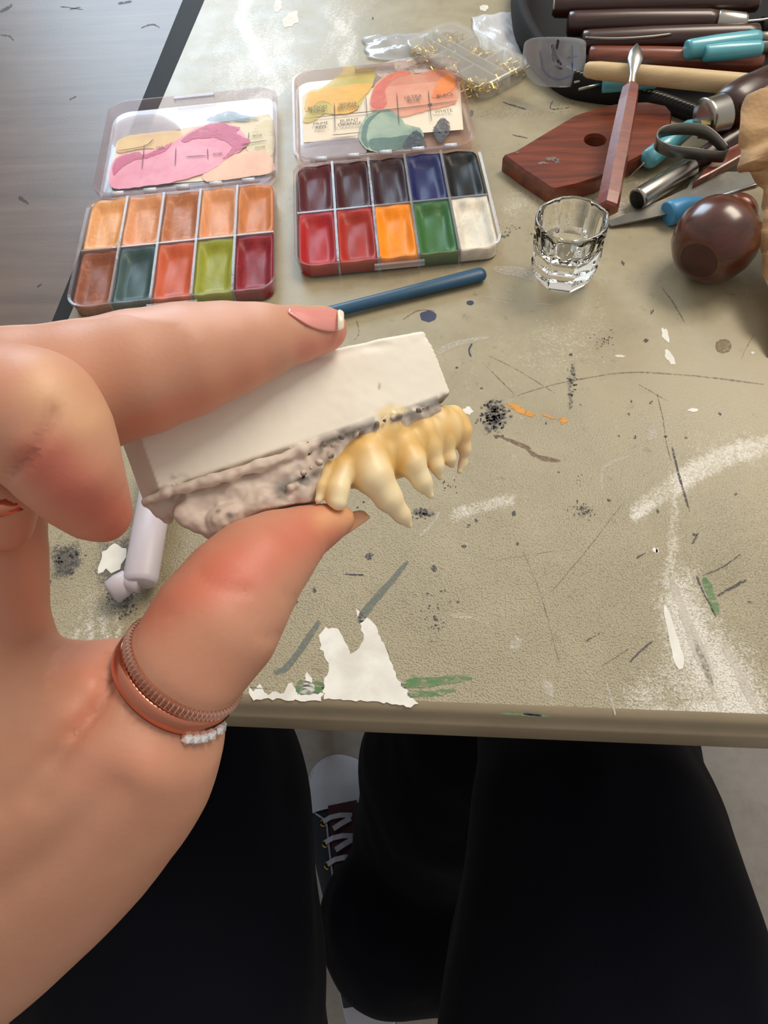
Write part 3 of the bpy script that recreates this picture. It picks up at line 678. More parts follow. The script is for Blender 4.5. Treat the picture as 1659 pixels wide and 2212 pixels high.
WT = smear('whitish_haze', sr(224, 214, 208), sr(236, 226, 220), .7, .55, ns=120)
J = lambda p, a=1.6, s=1: jag(p, a, 5, s)
def smp(pts, a=2.2, s=1): 
    q = spline([np.array(p, float) for p in pts], 6, True); r_ = random.Random(s); return [(p[0]+r_.uniform(-a, a)*.5, p[1]+r_.uniform(-a, a)*.5) for p in q]
in_lid(lid2, loc2, 'paint_smear', [(smp([(648, 316), (700, 302), (770, 296), (790, 330), (720, 340), (655, 338)], 1, 2), 0)], [LV], ZS, label='lilac smear')
in_lid(lid2, loc2, 'paint_smear', [(smp([(668, 232), (690, 195), (735, 160), (745, 142), (790, 148), (809, 152), (806, 182), (790, 205), (770, 236), (735, 246), (700, 246), (676, 262), (655, 262)], 2, 3), 0)], [YG], ZS+.0001, label='yellow smear')
in_lid(lid2, loc2, 'paint_smear', [(smp([(660, 225), (672, 195), (740, 186), (800, 180), (792, 202), (772, 222), (766, 240), (720, 246), (716, 226), (690, 220), (664, 240)], 2, 4), 0)], [YE], ZS+.0002, label='deep yellow smear')
in_lid(lid2, loc2, 'paint_smear', [(smp([(800, 226), (806, 190), (830, 165), (870, 152), (900, 160), (940, 150), (982, 158), (988, 192), (984, 222), (930, 236), (900, 244), (862, 252), (826, 240), (803, 236)], 2, 5), 0)], [PE], ZS+.0003, label='peach smear')
in_lid(lid2, loc2, 'paint_smear', [(smp([(801, 228), (806, 195), (826, 172), (862, 153), (888, 158), (850, 172), (832, 196), (836, 222), (822, 236)], 2, 6), 0)], [RD], ZS+.0004, label='red smear')
in_lid(lid2, loc2, 'paint_smear', [(smp([(934, 206), (950, 172), (976, 158), (984, 182), (970, 200), (944, 210)], 2, 7), 0)], [OG], ZS+.0005, label='orange smear')
in_lid(lid2, loc2, 'paint_smear', [(smp([(776, 282), (790, 252), (815, 238), (840, 236), (862, 250), (878, 268), (908, 278), (914, 300), (884, 322), (840, 326), (800, 326), (778, 306)], 2, 8), 0)], [GN], ZS+.0004, label='grey-green smear')
in_lid(lid2, loc2, 'paint_smear', [(smp([(782, 280), (794, 256), (822, 240), (800, 262), (792, 290), (796, 318), (782, 304)], 1, 9), 0), (smp([(800, 300), (850, 296), (884, 292), (880, 318), (830, 326), (802, 320)], 1, 10), 0)], [GD], ZS+.0006, label='dark green streak')
in_lid(lid2, loc2, 'paint_smear', [(smp([(876, 302), (896, 282), (912, 292), (922, 318), (900, 322), (872, 320)], 2, 11), 0), (smp([(936, 282), (946, 262), (958, 255), (972, 268), (968, 290), (952, 308), (942, 298)], 2.5, 12), 0), (blob_poly((929, 225), 5, 3, .4, 8, 3), 0), (blob_poly((1018, 247), 6, 8, .4, 8, 4), 0)], [BK], ZS+.0007, label='charcoal scribble')
in_lid(lid2, loc2, 'paint_smear', [(smp([(812, 148), (860, 128), (970, 116), (985, 150), (900, 158), (830, 168)], 3, 13), 0)], [WT], ZS+.0001, label='whitish smear')
# left lid
card1 = in_lid(lid1, loc1, 'label_card', [([(258, 298), (380, 280), (582, 246), (590, 262), (590, 352), (584, 372), (430, 392), (236, 404), (244, 350)], 0)], [paper], ZC, label='cream card under the pink smears')
ln = [(stroke_poly(p, 1.4, 1.4, .15, 3), 0) for p in ([(252, 326), (310, 316), (332, 300)], [(312, 312), (306, 366)], [(380, 318), (378, 358)], [(448, 320), (449, 344)], [(400, 338), (446, 336)], [(520, 312), (576, 303)], [(538, 285), (536, 300)])]
in_lid(lid1, loc1, 'grid_line', ln, [ink], ZS+.0009, card1)
for wds, u, v in (('BEIGE', 556, 292), ('ROSE', 470, 332), ('TAN', 345, 318), ('OLIVE', 562, 318)):
    text_part(card1, loc1, wds, u, v, ZS+.0010, .0026, ink)
PK = smear('pink_smear', sr(222, 120, 144), sr(236, 160, 176), .99, .88, 40); MG = smear('magenta_smear', sr(190, 58, 96), sr(206, 90, 124), .88, .85); Y1 = smear('pale_yellow_smear', sr(232, 196, 120), sr(226, 172, 110), .96, .75); P3 = smear('pale_peach_smear', sr(240, 196, 160), sr(234, 176, 140), .98, .8); T1 = smear('teal_smear_lid', sr(92, 122, 136), sr(130, 152, 160), .8, .7); BR1 = smear('brown_haze', sr(160, 128, 110), sr(140, 112, 98), .99, .6); PL1 = smear('pale_yellow_haze', sr(226, 214, 160), sr(232, 222, 190), .9, .6)
in_lid(lid1, loc1, 'paint_smear', [(smp([(243, 312), (250, 268), (290, 250), (340, 248), (372, 262), (388, 282), (330, 294), (262, 302)], 1, 21), 0)], [BR1], ZS, label='pale brown haze')
in_lid(lid1, loc1, 'paint_smear', [(smp([(250, 322), (262, 298), (330, 286), (384, 282), (392, 296), (350, 318), (300, 322), (262, 330)], 1.5, 22), 0)], [Y1], ZS+.0001, label='pale yellow smear')
in_lid(lid1, loc1, 'paint_smear', [(smp([(530, 300), (560, 262), (588, 260), (590, 330), (560, 340), (534, 322)], 2, 29), 0)], [PL1], ZS+.0001, label='pale yellow haze')
in_lid(lid1, loc1, 'paint_smear', [(smp([(440, 372), (470, 345), (520, 330), (570, 325), (588, 345), (586, 372), (500, 386), (446, 392)], 2, 23), 0)], [P3], ZS+.0002, label='peach smear')
in_lid(lid1, loc1, 'paint_smear', [(smp([(236, 392), (242, 352), (262, 334), (300, 326), (350, 318), (386, 300), (420, 278), (462, 266), (500, 270), (535, 300), (520, 325), (486, 345), (450, 370), (380, 392), (300, 404), (250, 408)], 2.5, 24), 0)], [PK], ZS+.0003, label='broad pink smear')
in_lid(lid1, loc1, 'paint_smear', [(smp([(244, 356), (258, 338), (285, 330), (300, 328), (312, 334), (350, 318), (372, 306), (356, 326), (320, 340), (290, 346), (262, 362), (246, 378)], 2, 25), 0), (smp([(392, 302), (430, 276), (476, 264), (500, 272), (520, 276), (510, 288), (540, 302), (528, 318), (508, 330), (480, 344), (500, 316), (470, 300), (430, 298), (404, 306)], 2.5, 26), 0)], [MG], ZS+.0005, label='magenta streak')
in_lid(lid1, loc1, 'paint_smear', [(smp([(446, 260), (470, 246), (500, 240), (530, 250), (560, 256), (520, 262), (480, 262)], 2, 27), 0)], [T1], ZS+.0004, label='teal smear')
# ================================================================== blue stick
blue_st = mat('dark_blue_plastic', sr(30, 74, 104), .4, bumps=.1)
a, b = pz(650, 690, TZ+.0035), pz(1048, 590, TZ+.0035)
o = lathe('blue_stick', a, b, [(0, .0032), (.1, .0034), (.5, .0036), (.965, .0042), (.985, .0038), (1, .0022)], blue_st, None, 20, sy=.72, hint=(0, 0, 1))
tag(o, 'slim dark blue plastic stick lying below the bright palette', 'stick')
# ================================================================== glass dappen dish
def glass():
    m, t, b = nt('thick_clear_glass'); setp(b, Roughness=.01); b.inputs['Transmission Weight'].default_value = 1; b.inputs['IOR'].default_value = 1.48
    b.inputs['Base Color'].default_value = (.985, .99, .97, 1); return m
gm = glass(); base_c = pz(1214, 596); px = lambda n, d: n*d/F
_, _, dd = proj(base_c); Rg = px(79, dd-.012)
hg = .0345
def oct_loop(r, z, rnd=0., seg=64):
    out = []
    for k in range(seg):
        a = 2*math.pi*k/seg; s_ = ((a+math.pi/8+.2) % (math.pi/4))-math.pi/8; q = math.cos(math.pi/8)/math.cos(s_)
        q = q*(1-rnd)+rnd*.97; out.append((r*q*math.cos(a), r*q*math.sin(a), z))
    return out
loops = [oct_loop(Rg*.55, 0, .3), oct_loop(Rg*.74, .0004, .1), oct_loop(Rg*.80, .0025, 0), oct_loop(Rg*.90, .008, 0), oct_loop(Rg*.97, .013, .2), oct_loop(Rg*.94, .018, 0), oct_loop(Rg*.98, .024, 0), oct_loop(Rg*1.0, hg-.003, .3), oct_loop(Rg*.985, hg-.0008, .8), oct_loop(Rg*.93, hg, 1), oct_loop(Rg*.87, hg-.0008, 1), oct_loop(Rg*.83, hg-.003, 1), oct_loop(Rg*.78, .024, 1), oct_loop(Rg*.66, .018, 1), oct_loop(Rg*.45, .014, 1), oct_loop(Rg*.2, .0122, 1)]
vs, fs = loft(loops, True, True); n = 64
for i in range(len(fs)-2): pass
dish = mesh('glass_dish', vs, fs, gm, None, False); dish.location = (base_c[0], base_c[1], TZ+.0003)
for i, p in enumerate(dish.data.polygons): p.use_smooth = (6*64 <= i < 15*64)
tag(dish, 'small faceted clear glass dish standing right of the bright palette', 'dish')
# ================================================================== wooden pottery rib
redwood = wood('red_brown_wood', sr(84, 34, 22), sr(140, 66, 40), (4, 40, 40), .32, (0, 0, .5), .5)
dkwood = wood('dark_stained_wood', sr(38, 17, 12), sr(70, 34, 26), (5, 60, 60), .35, (0, 0, .3), .4)
steel = mat('brushed_steel', sr(176, 174, 168), .28, 1.0, bumps=.05, var=.06); steel_d = mat('dull_steel', sr(132, 130, 124), .42, 1.0, bumps=.1)
aqua = mat('aqua_plastic', sr(96, 176, 192), .3, bumps=.05, var=.05); aqua.node_tree.nodes['Principled BSDF'].inputs['Coat Weight'].default_value = .4
sky_p = mat('bright_blue_plastic', sr(74, 150, 200), .35, bumps=.05, var=.05)
ribz = TZ+.009
top2 = [(1086, 338), (1110, 330), (1180, 288), (1240, 252), (1300, 232), (1345, 224), (1400, 222), (1440, 230), (1452, 244), (1450, 270), (1425, 310), (1385, 338), (1340, 362), (1290, 386), (1240, 402), (1196, 411), (1188, 409), (1130, 370)]
bm = bmesh.new(); ring = [pz(u, v, ribz) for u, v in top2]
hc = pz(1285, 305, ribz); hr = px(21, proj(hc)[2])
hole = [(hc[0]+hr*math.cos(a)*1.05, hc[1]+hr*math.sin(a)*1.05, ribz) for a in np.linspace(0, 2*math.pi, 28, endpoint=False)]
vs = []; fs = []
tri = tessellate_polygon([[V3(p) for p in ring], [V3(p) for p in hole]]); allp = [tuple(p) for p in ring]+hole; nR, nH = len(ring), len(hole)
cen = np.mean(ring, 0)
topv = [(cen[0]+(p[0]-cen[0])*.975, cen[1]+(p[1]-cen[1])*.975, ribz+.0008) for p in allp[:nR]]+[(hc[0]+(p[0]-hc[0])*1.1, hc[1]+(p[1]-hc[1])*1.1, ribz+.0008) for p in hole]
mid = [(p[0], p[1], ribz-.0012) for p in allp]; bot = [(p[0], p[1], TZ+.0003) for p in allp]
vs = topv+mid+bot; N_ = nR+nH
for t in tri: fs.append(t); fs.append(tuple(2*N_+i for i in t[::-1]))
for lvl in (0, 1):
    for s0, n_ in ((0, nR), (nR, nH)):
        for k in range(n_):
            a = s0+k; b = s0+(k+1) % n_; fs.append((lvl*N_+a, lvl*N_+b, (lvl+1)*N_+b, (lvl+1)*N_+a))
bm = bmesh.new(); bv = [bm.verts.new(v) for v in vs]
for f in fs:
    try: bm.faces.new([bv[i] for i in f])
    except ValueError: pass
bmesh.ops.recalc_face_normals(bm, faces=bm.faces)
rib = from_bm('pottery_rib', bm, redwood); tag(rib, 'flat reddish wooden shaping rib with a round hole, under the spear-tipped tool', 'rib tool')
gs = [[], [], []]
for c, rx, ry, s in (((1192, 343), 12, 5, 1), ((1172, 352), 10, 3, 2), ((1203, 348), 6, 6, 3), ((1118, 330), 3, 2, 4)):
    add_flat(gs, [pz(u, v, ribz+.0010) for u, v in blob_poly(c, rx, ry, .35, 12, s)], 0)
g_ = mesh('grey_clay_smudge', gs[0], gs[1], paint_mark('grey_clay', sr(130, 128, 126), None, .6, 700, alpha=.8), rib)
# ================================================================== hand tools
def tool(name, label, cat='tool', group=None):
    e = empty(name); tag(e, label, cat, group); return e
# spear-tipped tool laid over the rib and case edge
T = tool('sculpting_tool', 'hexagonal red wooden sculpting tool with spear tip, lying across the rib', 'sculpting tool')
hA, hB = pz(1311, 456, TZ+.0145), pz(1364, 186, TZ+.031); ax = (hB-hA)/np.linalg.norm(hB-hA)
lathe('handle', hA, hB, [(0, .0028), (.004, .0046), (.02, .0058), (.1, .0060), (.5, .0058), (.85, .0054), (.97, .0048), (1, .0034)], wood('red_handle_wood', sr(104, 40, 30), sr(146, 66, 48), (4, 60, 60), .3, (0, 0, 1.2), .5), T, 6, smooth=False, twist=.3)
tp = pz(1376, 93, TZ+.037); L = np.linalg.norm(tp-hB); a2 = (tp-hB)/L
lathe('spear_blade', hB-a2*.002, tp, [(0, .0022), (.12, .0019), (.3, .0017), (.42, .0026), (.62, .0044), (.78, .0040), (.92, .0018), (1, .0002)], steel, T, 16, sy=.45, hint=(0, 0, 1))
nd = pz(1297, 556, TZ+.0012); lathe('needle', hA+(nd-hA)*-.02, nd, [(0, .0012), (.06, .0011), (.3, .0009), (1, .0005)], steel, T, 10)
# silver tube tool with a dark disc as its hole
T = tool('tube_tool', 'tool with dark open-ended polished steel tube and brown handle', 'clay tool')
A, B = pz(1376, 432, TZ+.0062), pz(1493, 360, TZ+.0075); ax = (B-A)/np.linalg.norm(B-A)
lathe('steel_tube', A, B, [(0, .0044), (.0, .0056), (.05, .0057), (.98, .0057), (1, .0052)], steel, T, 28)
lathe('tube_mouth_shade', A-ax*.0002, A+ax*.0004, [(0, .0048), (1, .0048)], mat('hollow_shade', sr(10, 9, 9), .8), T, 24)  # black disc paints the shade inside the open tube
lathe('handle', B, pz(1662, 250, TZ+.017), [(0, .0048), (.06, .0055), (.3, .0062), (.8, .006), (1, .005)], dkwood, T, 20)
# aqua needle tool
T = tool('needle_tool', 'aqua plastic handled needle tool pointing down beside the rib', 'needle tool')
A, B = pz(1393, 350, TZ+.0075), pz(1500, 268, TZ+.012)
lathe('handle', A, B, [(0, .0025), (.03, .0045), (.09, .0055), (.4, .0054), (.9, .0045), (1, .003)], aqua, T, 20)
lathe('needle', A+(B-A)*.02, pz(1354, 387, TZ+.0015), [(0, .0010), (.15, .0009), (.2, .0006), (1, .0003)], steel, T, 8)
# big ribbon loop tool
T = tool('loop_tool', 'broad grey steel ribbon loop tool with silver ferrule and brown handle', 'loop tool')
lp = spline([pz(u, v, TZ+.0235+z) for u, v, z in ((1419, 287, 0), (1432, 272, 0), (1470, 265, .001), (1520, 268, .003), (1548, 285, .002), (1572, 312, 0), (1574, 322, -.002), (1560, 327, -.003), (1500, 320, -.003), (1450, 314, -.002), (1424, 302, 0))], 6, True)
hgt = .0065; vs = []; fs = []; n = len(lp); cc = np.mean(lp, 0)
for k, p in enumerate(lp):
    dirn = p-cc; dirn[2] = 0; dirn /= np.linalg.norm(dirn)
    for (o_, z) in ((0, 0), (0, -hgt), (-.0009, -hgt), (-.0009, 0)): vs.append(tuple(p+dirn*o_+np.array([0, 0, z])))
for k in range(n):
    k2 = (k+1) % n
    for j in range(4): j2 = (j+1) % 4; fs.append((k*4+j, k*4+j2, k2*4+j2, k2*4+j))
mesh('ribbon_loop', vs, fs, steel_d, T, True)
bm = bmesh.new(); q = pz(1522, 272, TZ+.024); box_bm(bm, (q[0], q[1], q[2]-.002), (.0045, .004, .008)); from_bm('rivet_block', bm, mat('brass_rivet', sr(150, 130, 70), .4, .9), T)
fA, fB = pz(1519, 258, TZ+.0225), pz(1566, 244, TZ+.023)
lathe('ferrule', fA, fB, [(0, .004), (0, .0100), (.08, .0108), (.22, .0100), (.9, .0102), (1, .0095)], steel, T, 28)
lathe('handle', fB-(fB-fA)*.1, pz(1680, 170, TZ+.026), [(0, .009), (.06, .0110), (.2, .0122), (.45, .0118), (1, .009)], dkwood, T, 24)
# palette knives
def flat_blade(name, pts, z0, z1, th, m, parent):
    n = len(pts); us = [p[0] for p in pts]; u0, u1 = min(us), max(us)
    poly = [pz(u, v, TZ+z0+(z1-z0)*(u-u0)/(u1-u0)) for u, v in pts]; return prism(name, poly, (0, 0, 1), th, m, parent)
T = tool('palette_knife', 'long thin steel palette knife blade lying beside the bulb tool', 'palette knife')
flat_blade('blade', [(1314, 480), (1313, 486), (1320, 491), (1400, 474), (1500, 452), (1640, 400), (1655, 388), (1600, 374), (1570, 374), (1520, 392), (1440, 430), (1370, 458)], .0005, .012, .0009, steel_d, T)
T = tool('palette_knife', 'grey pointed steel blade with dark red wood handle, above the long knife', 'palette knife')
flat_blade('blade', [(1482, 412), (1500, 404), (1560, 350), (1540, 352), (1500, 380)], .0045, .009, .0009, steel_d, T)
prism('handle', [pz(u, v, TZ+.0062+(u-1490)*3e-5) for u, v in ((1492, 411), (1530, 392), (1590, 358), (1640, 330), (1640, 292), (1600, 312), (1545, 350))], (0, 0, 1), .005, redwood, T, bevel=.0012)
# bright blue handled tool
T = tool('needle_tool', 'bright blue handled tool with thin steel shaft, end behind the wooden bulb', 'needle tool')
A, B = pz(1441, 463, TZ+.0055), pz(1520, 436, TZ+.0060)
lathe('handle', A, B, [(0, .0055), (.01, .0062), (.12, .0064), (.5, .0058), (.9, .0034), (1, .0022)], sky_p, T, 22)
lathe('shaft', B-(B-A)*.05, pz(1643, 398, TZ+.014), [(0, .0012), (.7, .0010), (.9, .0014), (1, .0006)], steel, T, 10)
# wooden bulb handle
bulb_w = wood('polished_mahogany', sr(58, 24, 16), sr(96, 46, 30), (10, 10, 40), .25, (.4, .3, .2), .5)
Rb = .0200; c0 = pz(1545, 519, TZ+Rb); _, _, dB = proj(c0)
axis = pd(1608, 445, dB+.004)-pd(1510, 566, dB-.012); axis /= np.linalg.norm(axis)
T = tool('bulb_handled_tool', 'round dark polished wooden bulb handle with flat end, right of the glass dish', 'clay tool')
prof = [(-.84, .0), (-.84, .42), (-.835, .50), (-.80, .58), (-.66, .76), (-.42, .91), (-.1, .99), (.15, 1.0), (.45, .93), (.70, .74), (.86, .52), (.95, .38), (1.05, .34)]
lathe('bulb', c0, c0+axis*Rb, [(t_, r_*Rb) for t_, r_ in prof], bulb_w, T, 48)
lathe('end_grain', c0-axis*Rb*.846, c0-axis*Rb*.839, [(0, Rb*.44), (1, Rb*.45)], wood('dark_end_grain', sr(50, 18, 14), sr(74, 30, 22), (30, 30, 30), .5, coat=.1), T, 32)
lathe('neck_disc', c0+axis*Rb*1.0, c0+axis*Rb*1.42, [(0, Rb*.34), (.1, Rb*.42), (.5, Rb*.46), (.9, Rb*.42), (1, Rb*.3)], redwood, T, 32)
# ================================================================== brown paper
m, t, b = nt('brown_kraft_paper'); v = objvec(t); n = noise_node(t, 300, 4, .7, 0, v); n2 = noise_node(t, 30, 4, .6, 0, v)
t.links.new(ramp(t, n2.outputs[0], [(.3, sr(172, 136, 96)), (.7, sr(200, 164, 120))]), b.inputs['Base Color']); setp(b, Roughness=.8)
vo = t.nodes.new('ShaderNodeTexVoronoi'); vo.inputs['Scale'].default_value = 420; t.links.new(v, vo.inputs[0]); bump(t, b, vo.outputs[0], .4, .0005); kraft = m
lft = [(1612, 210, .052), (1597, 240, .050), (1592, 290, .046), (1597, 320, .042), (1588, 355, .040), (1586, 374, .038), (1615, 384, .036), (1645, 402, .034), (1642, 440, .032), (1638, 475, .030), (1634, 505, .028), (1646, 540, .024), (1644, 580, .020), (1650, 640, .014), (1653, 700, .007), (1655, 766, .0015)]
L2 = spline([np.array(p, float) for p in lft], 5); nL = len(L2); vs = []; fs = []; nC = 14
for i, p in enumerate(L2):
    for j in range(nC):
        s_ = j/(nC-1); du = s_*170; bulge = .014*math.sin(s_*2.4)+.002*math.sin(i*.31+j*.9)+.0012*math.sin(i*.9-j*1.7)
        base = pz(p[0]+du*.0, p[1], TZ+p[2]); vs.append(tuple(base+np.array([.001+.075*s_, .010*s_+.002*math.sin(i*.25), (bulge if i < nL-8 else bulge*.4)])))
for i in range(nL-1):
    for j in range(nC-1): fs.append((i*nC+j, i*nC+j+1, (i+1)*nC+j+1, (i+1)*nC+j))
kp = mesh('brown_paper', vs, fs, kraft, None, True); md = kp.modifiers.new('s', 'SOLIDIFY'); md.thickness = .0004
tag(kp, 'crumpled brown kraft paper sheet with torn edge at right of table', 'paper')
# a second fold of the sheet standing in front (the upright flap)
fl_ = [(1612, 210, .0525), (1640, 216, .056), (1652, 250, .058), (1648, 300, .056), (1660, 360, .052), (1668, 420, .046)]
# ================================================================== black tool case
blk = mat('black_fabric', sr(9, 9, 10), .9, scale=200, bumps=.5, bscale=900); blk_l = mat('black_leather', sr(8, 8, 9), .8, scale=100, bumps=.4, bscale=700)
CASE = empty('tool_case'); tag(CASE, 'open black stitched tool case full of wooden handled tools', 'case')
rimpx = [(1118, -40), (1112, -5), (1107, 30), (1110, 70), (1124, 108), (1150, 145), (1185, 180), (1225, 205), (1275, 216), (1330, 222), (1390, 226), (1440, 240), (1490, 258), (1520, 262), (1580, 240), (1700, 215), (1820, 205)]
low = spline([pz(u, v, TZ+.002) for u, v in rimpx], 6); n = len(low)
heights = [.024+.010*math.exp(-((i-n*.2)/(n*.18))**2) if i < n*.6 else .014 for i in range(n)]
# floor of the case
ins = np.array([pz(1500, 60, TZ)[0], pz(1500, 60, TZ)[1]])
def inward(p, d):
    q = np.array([p[0], p[1]]); w_ = ins-q; w_ /= np.linalg.norm(w_)+1e-9; return np.array([q[0]+w_[0]*d, q[1]+w_[1]*d])
far = [pz(1820, 205, TZ)+np.array([0, .2, 0]), pz(1118, -40, TZ)+np.array([.02, .12, 0])]
fp = [(*inward(p, .003), TZ+.0006) for p in low]+[(q[0], q[1], TZ+.0006) for q in far]
prism('case_floor', fp, (0, 0, 1), .0012, blk, CASE)
vs = []; fs = []
for i, p in enumerate(low):
    h_ = heights[i]*.62; a = inward(p, 0); b = inward(p, .004); c = inward(p, .0075)
    prof_ = [(inward(p, .010), .001), (a, .0003), (inward(p, -.002), h_*.5), (inward(p, .001), h_*.92), (inward(p, .003), h_), (c, h_*.9), (inward(p, .006), h_*.5), (inward(p, .011), .002)]
    for (q, z) in prof_: vs.append((q[0], q[1], TZ+z))
for i in range(n-1):
    for j in range(7): fs.append((i*8+j, i*8+j+1, (i+1)*8+j+1, (i+1)*8+j))
mesh('rolled_rim', vs, fs, blk_l, CASE, True)
thread = mat('grey_thread', sr(150, 146, 132), .7, bumps=0); st = [[], []]
rimtop = [np.array([*inward(p, .0018), TZ+heights[i]*.62*.96+.0002]) for i, p in enumerate(low)]
for i in range(int(n*.42), int(n*.86)):
    a, b = rimtop[i], rimtop[i+1]; q0 = a+(b-a)*.1; q1 = a+(b-a)*.8; dirn = (b-a)/np.linalg.norm(b-a); sd = np.array([-dirn[1], dirn[0], 0])*.0005
    k = len(st[0]); z = np.array([0, 0, .0005]); st[0] += [tuple(q0-sd+z), tuple(q0+sd+z), tuple(q1+sd*2.2+z), tuple(q1+sd*1.2+z)]; st[1].append((k, k+1, k+2, k+3))
s_ = mesh('stitching', st[0], st[1], thread, CASE); s_.data.transform(Matrix.Identity(4)); s_['kind'] = 'stuff'; sm_ = s_.modifiers.new('s', 'SOLIDIFY'); sm_.thickness = .0004
# tools in the case: (label, [(u, v, z, r)...], material, extras)
def rod(label, name, A, B, prof, m, group=None, seg=22, sy=1., cat='clay tool'):
    T = tool(name, label, cat, group); lathe('handle', A, B, prof, m, T, seg, sy=sy); return T
hp = lambda r: [(0, r*.7), (.01, r*.95), (.05, r), (.4, r*1.05), (.93, r*.95), (.99, r*.85), (1, r*.6)]
zf = TZ+.003
T = rod('long dark brown handle, topmost in the black case', 'modelling_tool', pz(1195, 14, zf+.020), pz(1640, 4, zf+.020), hp(.0066), dkwood)
lathe('ferrule', pz(1194, 14, zf+.020), pz(1202, 14, zf+.020), [(0, .0052), (1, .0052)], steel, T, 16)
T = rod('dark red handle with a bright silver ferrule, in the black case', 'modelling_tool', pz(1225, 52, zf+.016), pz(1552, 46, zf+.016), hp(.0072), redwood if False else dkwood)
lathe('ferrule', pz(1548, 48, zf+.016), pz(1612, 52, zf+.016), [(0, .0064), (.05, .0068), (.9, .0062), (1, .0052)], steel, T, 20)
tube('wire_loop', spline([pz(u, v, zf+.016) for u, v in ((1608, 47), (1640, 44), (1690, 40), (1700, 60), (1670, 72), (1640, 70), (1608, 58))], 5), .0010, steel, T, 8)
T = rod('dark handle lying third from the back of the black case', 'modelling_tool', pz(1255, 92, zf+.012), pz(1640, 76, zf+.014), hp(.0070), dkwood)
T = rod('reddish brown handle just behind the pale wooden stick', 'modelling_tool', pz(1270, 124, zf+.011), pz(1648, 132, zf+.012), hp(.0064), redwood)
T = tool('wooden_stick', 'pale unvarnished wooden stick laid across the front of the case', 'stick')
pale = wood('pale_birch', sr(196, 168, 124), sr(216, 190, 146), (3, 40, 40), .5, (0, 0, .2), .05)
T2 = lathe('shaft', pz(1262, 150, TZ+.024), pz(1668, 188, TZ+.026), [(0, .0030), (.02, .0042), (.08, .0048), (.5, .0054), (.9, .0056), (.96, .0050), (1, .0034)], pale, T, 24)
gA = 'aqua handles lying in the black case'
T = rod('long aqua handle lying across dark handles toward case right end', 'needle_tool', pz(1482, 108, zf+.020), pz(1640, 84, zf+.020), hp(.0054), aqua, None, cat='needle tool'); lathe('ferrule', pz(1622, 86, zf+.020), pz(1690, 80, zf+.020), [(0, .004), (1, .0036)], steel_d, T, 14)
T = rod('aqua handle parallel and in front of the long aqua one', 'needle_tool', pz(1520, 116, zf+.019), pz(1645, 104, zf+.019), hp(.0046), aqua, None, cat='needle tool'); lathe('ferrule', pz(1640, 104, zf+.019), pz(1700, 98, zf+.019), [(0, .0036), (1, .003)], steel_d, T, 14)
T = rod('aqua handled needle tool poking out below the pale stick', 'needle_tool', pz(1300, 181, TZ+.012), pz(1420, 172, TZ+.014), hp(.0052), aqua, None, cat='needle tool'); lathe('needle', pz(1302, 181, TZ+.012), pz(1250, 193, TZ+.0125), [(0, .0010), (.5, .0009), (1, .0007)], steel, T, 8)
T = rod('aqua handled needle tool mostly under the pale stick', 'needle_tool', pz(1286, 168, TZ+.011), pz(1400, 166, TZ+.011), hp(.0046), aqua, None, cat='needle tool'); lathe('needle', pz(1288, 168, TZ+.011), pz(1240, 178, TZ+.012), [(0, .0009), (1, .0007)], steel, T, 8)
T = rod('aqua handle under the broad brown ferruled handle', 'needle_tool', pz(1562, 214, TZ+.009), pz(1610, 186, TZ+.012), hp(.0046), aqua, None, cat='needle tool')
T = rod('black handled tool with dull ends at case right edge', 'modelling_tool', pz(1640, 62, zf+.010), pz(1760, 62, zf+.010), hp(.007), blk_l)
tw = tube('steel_wire', spline([pz(u, v, zf+.020) for u, v in ((1264, 82), (1330, 84), (1400, 80), (1450, 74))], 5), .0009, steel_d, None, 8); tag(tw, 'thin steel wire lying over the dark handles in the case', 'wire')
# ================================================================== clear curved scrap with marker lines
cl = clear('clear_scrap', (.93, .94, .96), .12, .22, (.74, .76, .82))
pts = [(1140, 86), (1180, 80), (1256, 84), (1264, 110), (1262, 140), (1252, 168), (1236, 186), (1200, 188), (1165, 184), (1142, 166), (1130, 140), (1132, 108)]
cc_ = (1198, 135); vs = []; fs = []; outer = spline([np.array(p, float) for p in pts], 4, True); nO = len(outer); rings = 6
def sheet_p(u, v): s_ = (v-80)/108; return pz(u, v, TZ+.030-.026*s_+.006*math.cos((u-1198)/45))
for r in range(rings+1):
    for p in outer:
        f_ = 1-r/(rings+.001); vs.append(tuple(sheet_p(cc_[0]+(p[0]-cc_[0])*f_, cc_[1]+(p[1]-cc_[1])*f_)))
for r in range(rings):
    for k in range(nO): k2 = (k+1) % nO; fs.append((r*nO+k, r*nO+k2, (r+1)*nO+k2, (r+1)*nO+k))
sc = mesh('plastic_scrap', vs, fs, cl, None, True); md = sc.modifiers.new('s', 'SOLIDIFY'); md.thickness = .0006; tag(sc, 'curved scrap of clear plastic with blue and black marker lines', 'plastic scrap')
mk_b = paint_mark('blue_marker', sr(40, 52, 140), None, .9, 600, alpha=.9); mk_k = paint_mark('black_marker', sr(30, 28, 34), None, .8, 600, alpha=.85)
def on_sheet(name, strokes, m, label):
    q = [[], [], []]
    for pts_, a_, b_ in strokes: add_flat(q, [sheet_p(u, v)+np.array([0, -.0004, .0009]) for u, v in stroke_poly(pts_, a_, b_, .5, 9)], 0)
    o = mesh(name, q[0], q[1], m, sc); o['label'] = label
on_sheet('marker_line', [([(1168, 145), (1182, 165), (1205, 174), (1235, 166), (1243, 160)], 4, 4), ([(1165, 112), (1168, 130), (1172, 146)], 4, 3), ([(1236, 100), (1236, 130), (1236, 160)], 3, 3), ([(1225, 128), (1248, 124)], 4, 3)], mk_b, 'blue marker line')
